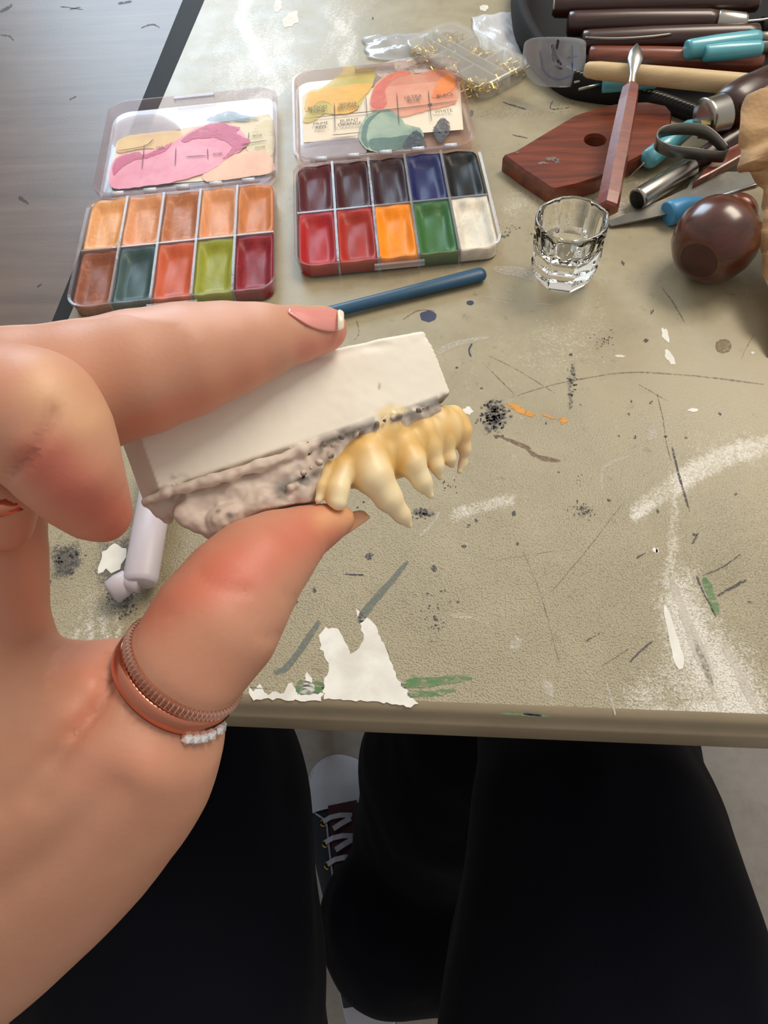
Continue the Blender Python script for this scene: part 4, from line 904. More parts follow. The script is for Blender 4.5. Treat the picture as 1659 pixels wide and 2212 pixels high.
on_sheet('marker_line', [([(1192, 100), (1200, 125), (1212, 143)], 9, 6), ([(1205, 88), (1202, 110)], 7, 4), ([(1192, 118), (1196, 135)], 6, 4), ([(1198, 146), (1215, 152)], 6, 3)], mk_k, 'black marker line')
# ================================================================== clear compartment box with gold flakes
frost = clear('frosted_plastic', (.99, .99, .98), .12, .15, (.86, .85, .80)); frost_e = clear('frosted_plastic_edge', (.97, .97, .95), .15, .3, (.88, .87, .84))
BZ = .010
c0_, c1_, c2_ = pz(868, 92, TZ+BZ), pz(942, 24, TZ+BZ), pz(1042, 192, TZ+BZ); c3_ = pz(1150, 118, TZ+BZ)
ex = (c2_-c0_); Lx = np.linalg.norm(ex); ex /= Lx; ey = (c1_-c0_); ey -= ex*(ey @ ex); Ly = np.linalg.norm(ey); ey /= Ly
MB = Matrix(((ex[0], ey[0], 0, c0_[0]), (ex[1], ey[1], 0, c0_[1]), (0, 0, 1, TZ+.0003), (0, 0, 0, 1)))
box = empty('bead_box', mw=MB); tag(box, 'frosted clear compartment box holding gold flakes, behind the bright palette', 'box')
o0, o1, i1 = rrect(Lx-.002, Ly-.002, .008, 5, .001, .001), rrect(Lx, Ly, .009, 5), rrect(Lx-.003, Ly-.003, .0075, 5, .0015, .0015); L3 = lambda l, z: [(x, y, z) for x, y in l]
vs, fs = loft([L3(i1, .001), L3(i1, BZ-.0015), L3(o1, BZ-.001), L3(o1, BZ-.003), L3(o0, 0)], False, False); n = len(o0); fs.append(tuple(range(n))); fs.append(tuple(range(4*n, 5*n))[::-1])
mesh('tray', vs, fs, frost, box)
vs, fs = loft([L3(o1, BZ-.0008), L3(o1, BZ+.0006), L3(rrect(Lx-.002, Ly-.002, .008, 5, .001, .001), BZ+.001)]); mesh('lid', vs, fs, frost, box)
bm = bmesh.new()
box_bm(bm, (Lx/2, Ly/2-.004, BZ/2), (Lx-.004, .0012, BZ-.003)); box_bm(bm, (Lx/2, Ly/2+.004, BZ/2), (Lx-.004, .0012, BZ-.003)); pass
for k in (1, 2): box_bm(bm, (Lx*k/3, Ly*.22, BZ/2), (.0012, Ly*.40, BZ-.003)); box_bm(bm, (Lx*k/3, Ly*.78, BZ/2), (.0012, Ly*.40, BZ-.003))
from_bm('divider', bm, frost_e, box)
gold = mat('gold_foil', sr(214, 180, 84), .25, 1.0, bumps=0, var=.2)
def flakes(label, cx, cy, sx, sy, z0, n, seed, M=None, parent=None):
    r_ = np.random.default_rng(seed); vs = []; fs = []
    for k in range(n):
        p = np.array([cx+r_.normal(0, sx), cy+r_.normal(0, sy), z0+abs(r_.normal(0, .0016))]); a = r_.uniform(0, 6.28); tlt = r_.uniform(-.7, .7)
        d = np.array([math.cos(a)*math.cos(tlt), math.sin(a)*math.cos(tlt), math.sin(tlt)])*r_.uniform(.0012, .003); s_ = np.cross(d, [0, 0, 1]); s_ = s_/np.linalg.norm(s_)*.00045; up = np.array([0, 0, .00025])
        b_ = len(vs); 
        for q in (p-d-s_, p-d+s_, p+d+s_, p+d-s_): vs.append(tuple(q))
        for q in (p-d-s_+up, p-d+s_+up, p+d+s_+up, p+d-s_+up): vs.append(tuple(q))
        for f in ((0, 3, 2, 1), (4, 5, 6, 7), (0, 1, 5, 4), (1, 2, 6, 5), (2, 3, 7, 6), (3, 0, 4, 7)): fs.append(tuple(b_+i for i in f))
    o = mesh('gold_flakes', vs, fs, gold)
    if M is not None: o.matrix_world = M
    tag(o, label, 'gold flakes', None, 'stuff'); return o
for (i, j, n, lb) in ((0, 0, 160, 'gold flakes in the box compartment at its front left'), (0, 1, 110, 'gold flakes in the box compartment farthest back'), (1, 1, 130, 'gold flakes in the middle back compartment of the box'), (2, 1, 90, 'gold flakes in the back compartment beside the black case'), (2, 0, 110, 'gold flakes in compartment at the box front corner'), (1, 0, 30, 'few gold flakes in the middle front compartment')):
    flakes(lb, Lx*(i+.5)/3, Ly*(.24 if j == 0 else .76), .0045, .0045, .0022, n, i*2+j, MB)
q = pz(1043, 190, TZ+.001); flakes('loose heap of gold flakes on the table against the box', q[0], q[1], .0045, .0028, TZ+.0012, 80, 77)
q = pz(1112, 148, TZ+.004); flakes('gold flakes showing at the right end of the box', q[0], q[1], .004, .003, TZ+.002, 60, 78)
# crinkled plastic bags under the box
def bag(label, corners, z0, mt, seed):
    vs = []; fs = []; n = 22
    C_ = [pz(u, v, TZ+z0) for u, v in corners]; r_ = np.random.default_rng(seed); ph = r_.uniform(0, 6, 6)
    for j in range(n):
        for i in range(n):
            s_, t_ = i/(n-1), j/(n-1); p = C_[0]*(1-s_)*(1-t_)+C_[1]*s_*(1-t_)+C_[2]*s_*t_+C_[3]*(1-s_)*t_
            e = min(s_, 1-s_, t_, 1-t_); z = .0012*math.sin(9*s_+ph[0]+4*t_)+.0010*math.sin(17*t_+ph[1]-6*s_)+.0008*math.sin(31*s_+ph[2]+22*t_); vs.append((p[0]+.001*math.sin(14*t_+ph[3]), p[1]+.001*math.sin(15*s_+ph[4]), TZ+z0+max(-z0+.0006, z*min(1, e*8))+.002*min(1, e*5)))
    for j in range(n-1):
        for i in range(n-1): fs.append((j*n+i, j*n+i+1, (j+1)*n+i+1, (j+1)*n+i))
    o = mesh('plastic_bag', vs, fs, mt, None, True); md = o.modifiers.new('s', 'SOLIDIFY'); md.thickness = .0002; tag(o, label, 'bag'); return o
film = clear('crinkly_film', (.95, .97, 1), .16, .22, (.85, .88, .92)); film2 = clear('white_film', (.95, .96, .98), .2, .5, (.86, .87, .90))
bag('crinkled clear plastic bag sticking out left of the gold flake box', [(792, 125), (1010, 140), (980, 62), (782, 80)], .0012, film, 1)
bag('white translucent plastic sheet between the gold flake box and black case', [(1050, 150), (1150, 140), (1106, 24), (1016, 36)], .0012, film2, 2)
# ================================================================== person: forearm and hand
m, t, b = nt('skin'); a_ = t.nodes.new('ShaderNodeAttribute'); a_.attribute_name = 'tone'; v = objvec(t)
n = noise_node(t, 45, 4, .6, .3, v); n2 = noise_node(t, 900, 4, .6, 0, v); vo = t.nodes.new('ShaderNodeTexVoronoi'); vo.inputs['Scale'].default_value = 1300; t.links.new(v, vo.inputs[0])
t.links.new(mixc(t, .16, a_.outputs['Color'], ramp(t, n.outputs[0], [(.35, sr(206, 138, 112)), (.65, sr(232, 186, 158))])), b.inputs['Base Color'])
setp(b, Roughness=.5); b.inputs['Subsurface Weight'].default_value = .35; b.inputs['Subsurface Radius'].default_value = (.0045, .0018, .0010); b.inputs['Subsurface Scale'].default_value = 1.0
bump(t, b, math_(t, 'ADD', math_(t, 'MULTIPLY', n2.outputs[0], .6), math_(t, 'MULTIPLY', vo.outputs[0], .5)), .12, .0003); skin = m
index_f = chain([(-330, 850, .119, 150), (-150, 850, .118, 142), (60, 852, .1165, 138), (180, 838, .117, 137), (300, 806, .1185, 128), (400, 778, .1205, 116), (490, 755, .1235, 96), (560, 738, .1265, 77), (640, 722, .1300, 56), (696, 712, .1330, 45), (706, 711, .1335, 39)], .0022)
middle_f = chain([(-330, 930, .112, 150), (-120, 895, .106, 142), (20, 893, .1015, 140), (78, 898, .0995, 130)], .003)+chain([(78, 898, .0995, 130), (116, 950, .1000, 116), (146, 1012, .1015, 101), (182, 1066, .1045, 80), (212, 1102, .1065, 58), (228, 1116, .1075, 44)], .003)
ring_f = chain([(-260, 1010, .118, 100), (-60, 1030, .113, 78), (10, 1075, .1135, 62), (10, 1130, .116, 60)], .003)
palm = chain([(-190, 950, .126, 170), (-120, 1150, .126, 180), (-112, 1350, .124, 162), (-90, 1580, .122, 180)], .010, 1.25)
palm += chain([(50, 1200, .126, 30), (50, 1360, .126, 36), (26, 1540, .124, 60)], .004)
web = chain([(20, 1640, .121, 108), (140, 1590, .1215, 98), (188, 1556, .1215, 94), (250, 1600, .120, 104)], .003)
thumb = chain([(150, 1700, .122, 190), (278, 1590, .1195, 160), (330, 1530, .1180, 142), (395, 1445, .1172, 126), (468, 1345, .1180, 130), (517, 1270, .1205, 114), (560, 1220, .1230, 97), (610, 1183, .1265, 76), (662, 1150, .1300, 50), (706, 1132, .1318, 35), (742, 1120, .1330, 24)], .003)
heel = chain([(150, 1700, .122, 190), (208, 1640, .120, 205), (128, 1700, .120, 236), (30, 1770, .120, 262), (-85, 1855, .120, 286), (-212, 1950, .121, 300), (-420, 2110, .124, 300), (-900, 2500, .135, 290), (-1700, 3100, .160, 270)], .010, 1.3)
palm2 = chain([(-90, 1620, .122, 170), (-120, 1700, .122, 200), (-300, 1900, .124, 210)], .012, 1.3)
prims = index_f+ring_f+palm+palm2+heel+web+thumb
_fi = field(index_f, .0022); _fm = field(middle_f, .003); _fr = field(ring_f, .003); _fpp = field(palm, .010); _fp = field(palm2+heel, .010); _fw = field(web, .003); _fth = field(thumb, .003)
rc = pd(390, 1450, .1174); dirp = pd(390+64, 1450-76, .1174)-rc; dirp /= np.linalg.norm(dirp); tilt_ = math.radians(17)
nrm = dirp*math.cos(tilt_)-CD*math.sin(tilt_); xr = np.cross(nrm, CD); xr /= np.linalg.norm(xr); yr = np.cross(nrm, xr); RR = .1174*134/F
def cl_cap(P, poly, w, dep, d0, d1):
    """shallow valley along a line: returns mm to push the skin in"""
    return 0
def f_hand(P):
    P = P.astype(np.float32)
    d = smin(smin(_fpp(P), _fw(P), .008), _fth(P), .0012)
    d = smin(d, _fp(P), .008)
    i_ = _fi(P); m_ = _fm(P); r_ = _fr(P)
    f3 = smin(i_, r_, .0015); f3 = smin(f3, m_, .0012)
    d = smin(d, f3, .0025)
    q = P.astype(float)-rc; h_ = q @ nrm; r_r = np.sqrt(np.maximum((q**2).sum(1)-h_**2, 0))
    cut = np.where(r_r < .0165, (RR+.0001+np.maximum(np.abs(h_)-.0034, 0)*1.2-r_r), 1.0).astype(np.float32)
    return np.where(cut < .5, -smin(-d, cut, .0010), d)
allp = index_f+middle_f+ring_f+palm+palm2+heel+web+thumb
lo, hi = bounds([p for p in allp], .012)
V, Fc = nets(f_hand, lo, hi, .0010)
Nn = grad(f_hand, V, 6e-4)
V = V-Nn*np.clip(f_hand(V), -.0002, .0002)[:, None]
uu, vv, zz = proj(V)
facing = np.clip(.3-(Nn @ CD)*1.6, 0, 1)           # towards the camera side
def groove(poly, w, dep, zmax=1.0, zmin=0.0):
    global V
    d = seg_dist(uu, vv, poly); g = np.exp(-(d/w)**2)*dep*facing; V = V-Nn*g[:, None]
def bulge(u, v, r, h, zmax=1., zmin=0.): 
    global V
    g = np.exp(-((uu-u)**2+(vv-v)**2)/r**2)*h*facing; V = V+Nn*g[:, None]
groove([(200, 1540), (150, 1595), (100, 1680), (80, 1720)], 34, .0008)
groove([(118, 890), (100, 935), (62, 985), (20, 1025)], 13, .0009)
groove([(430, 1235), (462, 1262), (500, 1275), (540, 1278)], 11, .0003); groove([(345, 1325), (380, 1330)], 9, .0002)
groove([(600, 1370), (575, 1378), (560, 1372)], 9, .0003); groove([(640, 1290), (610, 1282)], 9, .0002)
groove([(0, 1740), (90, 1650), (130, 1590)], 30, .0006); groove([(0, 1935), (110, 1850), (250, 1700)], 44, .0008)
groove([(250, 1405), (246, 1450), (230, 1492), (196, 1535), (150, 1580)], 11, .0013); groove([(246, 1450), (225, 1500), (170, 1570), (110, 1640)], 30, .0008)
bulge(190, 1470, 30, .0006); bulge(330, 1660, 70, .0010); bulge(190, 1040, 60, .0006); bulge(420, 1570, 40, .0003); bulge(60, 960, 30, .0004)
base = np.array(sr(196, 143, 118)); col = np.tile(base, (len(V), 1))
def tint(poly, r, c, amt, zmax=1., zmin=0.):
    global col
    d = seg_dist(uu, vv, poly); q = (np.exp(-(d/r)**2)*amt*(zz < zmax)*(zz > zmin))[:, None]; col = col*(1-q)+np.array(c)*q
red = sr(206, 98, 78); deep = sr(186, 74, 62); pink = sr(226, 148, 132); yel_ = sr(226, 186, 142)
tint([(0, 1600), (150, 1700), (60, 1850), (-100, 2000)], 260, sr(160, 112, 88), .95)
tint([(120, 1000), (180, 1080), (240, 1120)], 75, deep, .75, .112); tint([(60, 990), (130, 1060)], 40, deep, .5, .112); tint([(100, 830), (180, 900)], 60, yel_, .6, .112)
tint([(480, 1230), (560, 1200), (640, 1160), (700, 1130)], 62, red, .68); tint([(350, 1330), (420, 1280), (520, 1240)], 55, red, .55); tint([(700, 1120), (780, 1110)], 28, sr(226, 172, 120), .7)
tint([(400, 1380), (480, 1460)], 60, sr(222, 160, 128), .5); tint([(300, 900), (420, 870), (560, 800)], 40, sr(218, 134, 108), .5, 1, .112); tint([(660, 760), (740, 740)], 30, sr(220, 120, 108), .6)
tint([(230, 1480), (150, 1580)], 40, sr(212, 128, 100), .5); tint([(180, 1440), (220, 1420)], 50, sr(216, 134, 108), .5); tint([(300, 1630), (180, 1700)], 80, sr(220, 150, 124), .35)
tint([(60, 1160), (70, 1320)], 70, sr(206, 128, 102), .5); tint([(0, 715), (200, 700), (560, 665)], 26, sr(234, 196, 186), .5, 1, .112)  # second tint paints the light along the top of the index finger
ME = empty('person', pd(150, 1700, .12)); tag(ME, 'person in dark trousers and canvas sneaker, left hand pinching the dental cast', 'person')
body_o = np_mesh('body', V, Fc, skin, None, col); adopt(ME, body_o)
# nails
nailm = mat('pink_nail', sr(226, 150, 142), .25, bumps=.02, var=.05); nailm.node_tree.nodes['Principled BSDF'].inputs['Coat Weight'].default_value = .5
nail_t = mat('nail_free_edge', sr(236, 226, 204), .3, bumps=0, var=.03)
def nail(name, rows, m, th=.0005):
    """rows: list of rows of (u, v, d) across the nail"""
    vs = [tuple(pd(*q)) for r in rows for q in r]; nc = len(rows[0]); fs = []
    for j in range(len(rows)-1):
        for i in range(nc-1): fs.append((j*nc+i, j*nc+i+1, (j+1)*nc+i+1, (j+1)*nc+i))
    o = mesh(name, vs, fs, m, None, True); md = o.modifiers.new('s', 'SOLIDIFY'); md.thickness = th; md.offset = 0
    md2 = o.modifiers.new('b', 'SUBSURF'); md2.levels = 2; md2.render_levels = 2; adopt(ME, o); return o
# index nail: seen from its side along the top of the fingertip
def surf(u, v, d0=.118, d1=.138):
    for d in np.arange(d0, d1, .00015):
        if float(f_hand(pd(u, v, d)[None])[0]) < 0: return d
    return None
def nrows(cols, out=.0004, fall=.1335):
    rows = []
    for (u, vt, vb) in cols:
        row = []; last = None; vals = [surf(u, vt+(vb-vt)*k/7) for k in range(8)]
        for k in range(7, -1, -1):
            if vals[k] is None: vals[k] = (vals[k+1]+.0006) if k < 7 and vals[k+1] is not None else fall
        rows.append([(u, vt+(vb-vt)*k/7, vals[k]-out) for k in range(8)])
    return rows
o = nail('fingernail', nrows([(622, 668, 676), (640, 668, 688), (660, 668, 702), (680, 668, 711), (700, 668, 716), (716, 668, 717), (731, 669, 715)]), nailm); o['label'] = 'pink index fingernail'
last = nrows([(716, 668, 717)])[0]
rows = [[(u, a+(b_-a)*k/7, last[k][2]+dd_-.0001) for k in range(8)] for (u, a, b_, dd_) in ((729, 668, 716, 0), (737, 670, 714, .0002), (743, 676, 709, .0005))]
o = nail('fingernail_edge', rows, nail_t); o['label'] = 'pale free edge of the index nail'
# thumb nail: edge-on on the far side of the thumb tip
rows = []
for (ou, ov, iu, iv, d0) in ((656, 1214, 652, 1200, .1325), (690, 1194, 678, 1170, .1328), (725, 1171, 708, 1142, .1332), (760, 1148, 740, 1116, .1336), (786, 1130, 766, 1102, .1340), (803, 1118, 786, 1102, .1344)):
    rows.append([(ou+(iu-ou)*k/3, ov+(iv-ov)*k/3, d0+.0006*k/3) for k in range(4)])
o = nail('thumbnail', rows, mat('nail_with_reflection', sr(196, 148, 112), .22, bumps=0, var=.1)); o['label'] = 'thumbnail seen edge-on'  # brown reflection put into the nail's colour
# ---- rings on the thumb
rose = mat('rose_gold', sr(206, 132, 108), .2, .9, bumps=0, var=.04); cop = mat('ribbed_rose_gold', sr(214, 170, 152), .3, 1.0, bumps=.0, var=.05)
def band(name, off, r0, wdt, th, m, parent, ribs=0, seg=96):
    vs = []; fs = []; c = rc+nrm*off; pf = [(0, -wdt/2), (th*.7, -wdt/2), (th, -wdt/4), (th, wdt/4), (th*.7, wdt/2), (0, wdt/2)]
    for k in range(seg):
        a = 2*math.pi*k/seg; rr = (.00025*math.cos(a*ribs) if ribs else 0)
        for (dr, dn) in pf: q = r0+dr+(rr if dr > 0 else 0); vs.append(tuple(c+xr*math.cos(a)*q+yr*math.sin(a)*q*1.02+nrm*dn))
    for k in range(seg):
        k2 = (k+1) % seg
        for j in range(6): j2 = (j+1) % 6; fs.append((k*6+j, k2*6+j, k2*6+j2, k*6+j2))
    return mesh(name, vs, fs, m, parent, not ribs)
R1 = empty('ring', (0, 0, 0)); tag(R1, 'smooth rose gold ring with row of clear stones, lower one on thumb', 'ring')
band('band', -.0014, RR-.0004, .0031, .0010, rose, R1)
gem = mat('clear_stone', (.85, .86, .9), .06, .55, bumps=0, var=.02)
best = None
for k in range(9):
    # stones on the lower right end of the visible arc
    a = None
angs = np.linspace(0, 2*math.pi, 720, endpoint=False); cc2 = rc+nrm*-.0030
Pq = cc2+np.outer(np.cos(angs), xr)*(RR+.0004)+np.outer(np.sin(angs), yr)*(RR+.0004); uq, vq, zq = proj(Pq)
vis = zq < zq.mean(); 
for tgt in ((404, 1512), (421, 1520), (436, 1526), (452, 1532), (468, 1537), (482, 1540), (494, 1541)):
    e_ = np.abs(uq-tgt[0])+np.where(vis, 0, 1e4)+np.abs(vq-tgt[1])*.3; i = int(np.argmin(e_)); nn_ = Pq[i]-cc2; nn_ /= np.linalg.norm(nn_)
    bm = bmesh.new(); bmesh.ops.create_icosphere(bm, subdivisions=1, radius=.0011, matrix=Matrix.Translation(V3(Pq[i]+nn_*.0003))); from_bm('stone', bm, gem, R1)
    lathe('stone_setting', Pq[i]-nn_*.0006, Pq[i]+nn_*.0002, [(0, .0009), (1, .0011)], rose, R1, 12)
R2 = empty('ring', (0, 0, 0)); tag(R2, 'thin ribbed rose gold ring worn above the stone-set ring', 'ring')
band('band', .0014, RR-.0006, .0018, .0010, cop, R2, 80, 480)
# ring on the curled finger, barely showing at the left edge
rc3 = pd(0, 1085, .1135); ax3 = pd(30, 1140, .1145)-pd(-10, 1030, .112); ax3 /= np.linalg.norm(ax3); x3, y3, _ = frame_from(ax3)
vs = []; fs = []; r3 = .0046
for k in range(48):
    a = 2*math.pi*k/48
    for (dr, dn) in ((0, -.0014), (.0008, -.0012), (.0010, 0), (.0008, .0012), (0, .0014)): vs.append(tuple(rc3+(x3*math.cos(a)+y3*math.sin(a))*(r3+dr)+ax3*dn))
for k in range(48):
    k2 = (k+1) % 48
    for j in range(5): j2 = (j+1) % 5; fs.append((k*5+j, k2*5+j, k2*5+j2, k*5+j2))
o = mesh('ring', vs, fs, rose, None, True); tag(o, 'rose gold band on the curled ring finger at the left edge', 'ring')
# ================================================================== plaster dental cast (held in the hand)
m, t, b = nt('dental_plaster'); a_ = t.nodes.new('ShaderNodeAttribute'); a_.attribute_name = 'tone'; v = objvec(t)
n = noise_node(t, 120, 5, .6, .2, v); n2 = noise_node(t, 900, 4, .6, 0, v)
t.links.new(mixc(t, .12, a_.outputs['Color'], ramp(t, n.outputs[0], [(.3, sr(214, 206, 192)), (.7, sr(232, 226, 214))])), b.inputs['Base Color'])
setp(b, Roughness=.62); b.inputs['Subsurface Weight'].default_value = .05; b.inputs['Subsurface Radius'].default_value = (.001, .0008, .0006)
bump(t, b, math_(t, 'ADD', n.outputs[0], math_(t, 'MULTIPLY', n2.outputs[0], .3)), .18, .0003); plaster = m
DR, DL = .1400, .1240
RB = pd(976, 852, DR); LB = pd(345, 1060, DL); e1 = RB-LB; LEN = np.linalg.norm(e1); e1 /= LEN
upv = pd(918, 710, DR+.0015)-RB; upv -= e1*(upv @ e1); HRt = np.linalg.norm(upv); e2 = upv/HRt; e3 = np.cross(e1, e2)
if e3 @ CD < 0: e3 = -e3
shr = (pd(918, 710, DR+.0015)-RB) @ e1
foot = np.array([(0, 0), (LEN, 0), (LEN-.001, .012), (LEN-.008, .030), (.034, .044), (.012, .040), (-.002, .022), (-.0030, .0060)])
def poly_sdf(x, y, P):
    d = np.full(len(x), 1e9); ins = np.zeros(len(x), bool); n = len(P)
    for i in range(n):
        ax, ay = P[i]; bx, by = P[(i+1) % n]; L = (bx-ax)**2+(by-ay)**2
        t_ = np.clip(((x-ax)*(bx-ax)+(y-ay)*(by-ay))/L, 0, 1); d = np.minimum(d, np.hypot(x-ax-t_*(bx-ax), y-ay-t_*(by-ay)))
        c = ((ay > y) != (by > y)); ins ^= c & (x < (bx-ax)*(y-ay)/(by-ay+1e-12)+ax)
    return np.where(ins, -d, d)
def block(P):
    q = P-LB; a = q @ e1; h = q @ e2; c = q @ e3
    tt = np.clip(a/LEN, 0, 1); H_ = .0188*(1-tt)+HRt*tt; a = a-shr*np.clip(h/HRt, -.3, 1.4)*tt
    d2 = poly_sdf(a, c, foot); dh = np.maximum(-h, h-H_); rr = .0008
    nz = .00012*vnoise(P, 160, 1)+.00004*vnoise(P, 700, 2)
    # chips along the top front edge
    edge = np.exp(-((h-H_+.0012)/.0010)**2)*np.exp(-((c)/.0016)**2); nz = nz+edge*.0006*np.clip(vnoise(P, 260, 5)+.2, 0, 1)
    dx, dy = np.maximum(d2+rr, 0), np.maximum(dh+rr, 0)
    return np.hypot(dx, dy)+np.minimum(np.maximum(d2+rr, dh+rr), 0)-rr+nz
lo_b = np.min([LB-.012, RB-.012], 0); 
cr_ = [LB+e1*x+e2*y+e3*z for x in (-.012, LEN+.004) for y in (-.002, .022) for z in (-.002, .046)]
bprim = (lambda P: block(P.astype(float)).astype(np.float32), .0012, np.min(cr_, 0), np.max(cr_, 0))
def base_d(u): return DL+(DR-DL)*np.clip((u-345)/(976-345), -.15, 1.1)
def cp(u, v, r, off=0.0): return (u, v, float(base_d(u))+off, r)
def E_(u, v, rx, off=0.0, k=None): 
    p = pd(u, v, float(base_d(u))+off); r = rx*float(base_d(u))/F; return cap(p, p+1e-5, r, r, k)
gum = []
gum += chain([cp(352, 1092, 20, .004), cp(420, 1090, 36, .003), cp(520, 1062, 42, .0025), cp(620, 1030, 40, .002), cp(700, 990, 34, .002), (780, 948, .1355, 26), (860, 915, .138, 20), (940, 885, .140, 14)], .0016)
gum += chain([cp(312, 1083, 7, .001), cp(360, 1064, 11, -.0006), cp(460, 1036, 12, -.0014), cp(560, 1006, 12, -.0014), cp(650, 972, 10, -.001), cp(720, 946, 8, -.0004)], .0009)     # lip under the base
gum += chain([cp(316, 1087, 5, .002), cp(345, 1100, 14, .004), cp(362, 1118, 12, .005)], .001)
for (u, v, r, o_) in ((400, 1112, 26, .001), (432, 1130, 22, .0005), (452, 1144, 20, 0), (478, 1124, 30, -.001), (505, 1112, 28, -.0012), (496, 1136, 16, 0), (548, 1096, 30, -.0008), (578, 1082, 30, -.0012), (610, 1080, 28, -.0010), (572, 1110, 22, 0), (648, 1064, 30, -.0012), (676, 1050, 28, -.0008), (660, 1082, 24, 0), (628, 1100, 18, .001), (700, 1030, 30, .0005), (530, 1128, 16, .001)):
    gum.append(E_(u, v, r, o_, .0011))
for (u, v, r) in ((738, 944, 9), (766, 939, 10), (782, 930, 6), (814, 915, 6), (832, 908, 5), (850, 903, 6), (862, 898, 6), (700, 958, 8), (720, 962, 7), (715, 985, 10), (690, 1000, 10), (640, 1048, 8), (625, 1055, 9), (655, 1020, 8), (672, 1010, 6), (905, 886, 5), (922, 880, 5)):
    gum.append(E_(u, v, r, -.0026 if u > 690 else -.0032, .0005))
allp = [bprim]+gum
_fg = field(allp, .0012)
def f_cast(P):
    d = _fg(P); Pd = P.astype(float); q = (Pd-LB) @ e2
    rough = np.clip(-q/.0015+.3, 0, 1); d = d+rough*(.00035*vnoise(Pd, 420, 11)+.0002*vnoise(Pd, 1000, 12)); return np.maximum(d, .0004-f_hand(P))     # the cast only touches the fingers
lo, hi = bounds(allp, .003); V, Fc = nets(f_cast, lo, hi, .00042)
Nn = grad(f_cast, V); uu, vv, _ = proj(V)
hq = (V-LB) @ e2; hc_ = (V-LB) @ e3
plc = np.array(sr(240, 235, 222)); col = np.tile(plc, (len(V), 1)); gum_shade = np.array(sr(192, 170, 158))
wgt = np.clip(-hq/.002+.4, 0, 1)[:, None]*.75; col = col*(1-wgt)+gum_shade*wgt  # gum tone darkened, the shadow on it put into the colour
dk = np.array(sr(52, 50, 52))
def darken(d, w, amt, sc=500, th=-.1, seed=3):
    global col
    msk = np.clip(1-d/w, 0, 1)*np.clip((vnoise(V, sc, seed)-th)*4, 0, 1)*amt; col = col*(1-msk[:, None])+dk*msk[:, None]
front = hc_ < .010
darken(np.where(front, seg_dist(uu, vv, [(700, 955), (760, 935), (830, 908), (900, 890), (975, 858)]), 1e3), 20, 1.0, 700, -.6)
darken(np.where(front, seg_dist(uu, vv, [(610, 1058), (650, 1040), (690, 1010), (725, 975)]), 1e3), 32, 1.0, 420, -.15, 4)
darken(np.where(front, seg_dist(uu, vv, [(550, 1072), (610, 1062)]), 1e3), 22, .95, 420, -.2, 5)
darken(np.where(front, seg_dist(uu, vv, [(495, 1112), (500, 1115)]), 1e3), 9, 1, 50, -1, 5); darken(np.where(front, seg_dist(uu, vv, [(470, 1105), (474, 1104)]), 1e3), 6, .8, 50, -1, 5)
darken(np.where(front, seg_dist(uu, vv, [(375, 1030), (400, 1033)]), 1e3), 12, .5, 900, 0, 6)
darken(np.where(front, seg_dist(uu, vv, [(818, 828), (819, 838)]), 1e3), 3, .8, 50, -1, 6)
yl = np.array(sr(226, 200, 130)); ms = np.clip(1-seg_dist(uu, vv, [(845, 880), (820, 895), (870, 885)])/14, 0, 1)*.8*front; col = col*(1-ms[:, None])+yl*ms[:, None]
# split by part: base block, gum ridge, each molar
mol = [('molar', 478, 1124, 42), ('molar', 578, 1090, 40), ('molar', 660, 1066, 40)]
lab = np.zeros(len(V), int); lab[hq < -.0002] = 1
for i, (nm, u, v, r) in enumerate(mol): lab[(np.hypot(uu-u, vv-v) < r) & (hq < -.0004) & (hc_ < .012)] = 2+i
fl_ = np.max(lab[Fc], 1)
CAST = empty('dental_cast', pd(640, 930, .132)); tag(CAST, 'white plaster dental cast held between finger and thumb', 'dental cast')
names = ['plaster_base', 'gum_ridge']+[q[0] for q in mol]; 
for k in range(len(names)):
    us, f2 = submesh(V, Fc, fl_ == k)
    if len(f2): adopt(CAST, np_mesh(names[k], V[us], f2, plaster, None, col[us], Nn[us]))
# ================================================================== yellow fang veneer worn on the cast
m, t, b = nt('yellow_tooth_acrylic'); a_ = t.nodes.new('ShaderNodeAttribute'); a_.attribute_name = 'tone'; n = noise_node(t, 140, 4, .6, .3, objvec(t))
t.links.new(mixc(t, .12, a_.outputs['Color'], ramp(t, n.outputs[0], [(.35, sr(226, 178, 92)), (.65, sr(244, 226, 176))])), b.inputs['Base Color']); setp(b, Roughness=.42)
b.inputs['Subsurface Weight'].default_value = .3; b.inputs['Subsurface Radius'].default_value = (.0030, .0018, .0007); b.inputs['Subsurface Scale'].default_value = 1.0
bump(t, b, n.outputs[0], .15, .0004); acryl = m
def FD(u): return .1315+.0105*np.clip((u-690)/(1010-690), 0, 1)**.8*1.0
def fchain(pts, k, off=0.0): return chain([(u, v, float(FD(u))+off+o_, r) for (u, v, r, o_) in pts], k)
teeth = []
body = fchain([(722, 1030, 30, .0012), (765, 1000, 50, .0020), (820, 980, 58, .0026), (870, 968, 54, .0028), (910, 948, 52, .0030), (950, 928, 48, .0034), (982, 920, 34, .004)], .0022)
teeth.append(('veneer_body', body))
teeth.append(('small_tooth', fchain([(712, 1010, 15, -.0004), (696, 1050, 10, -.0020), (687, 1080, 7, -.0024)], .0014)))
teeth.append(('small_tooth', fchain([(745, 1010, 22, -.0016), (729, 1056, 22, -.0030), (728, 1084, 21, -.0036)], .0014)))
teeth.append(('large_fang', fchain([(790, 985, 40, -.0010), (808, 1030, 37, -.0028), (838, 1075, 26, -.0030), (868, 1112, 15, -.0024), (886, 1136, 6, -.0018)], .0020)))
teeth.append(('fang', fchain([(868, 960, 30, -.0004), (890, 1000, 27, -.0020), (912, 1040, 19, -.0020), (930, 1070, 9, -.0014)], .0016)))
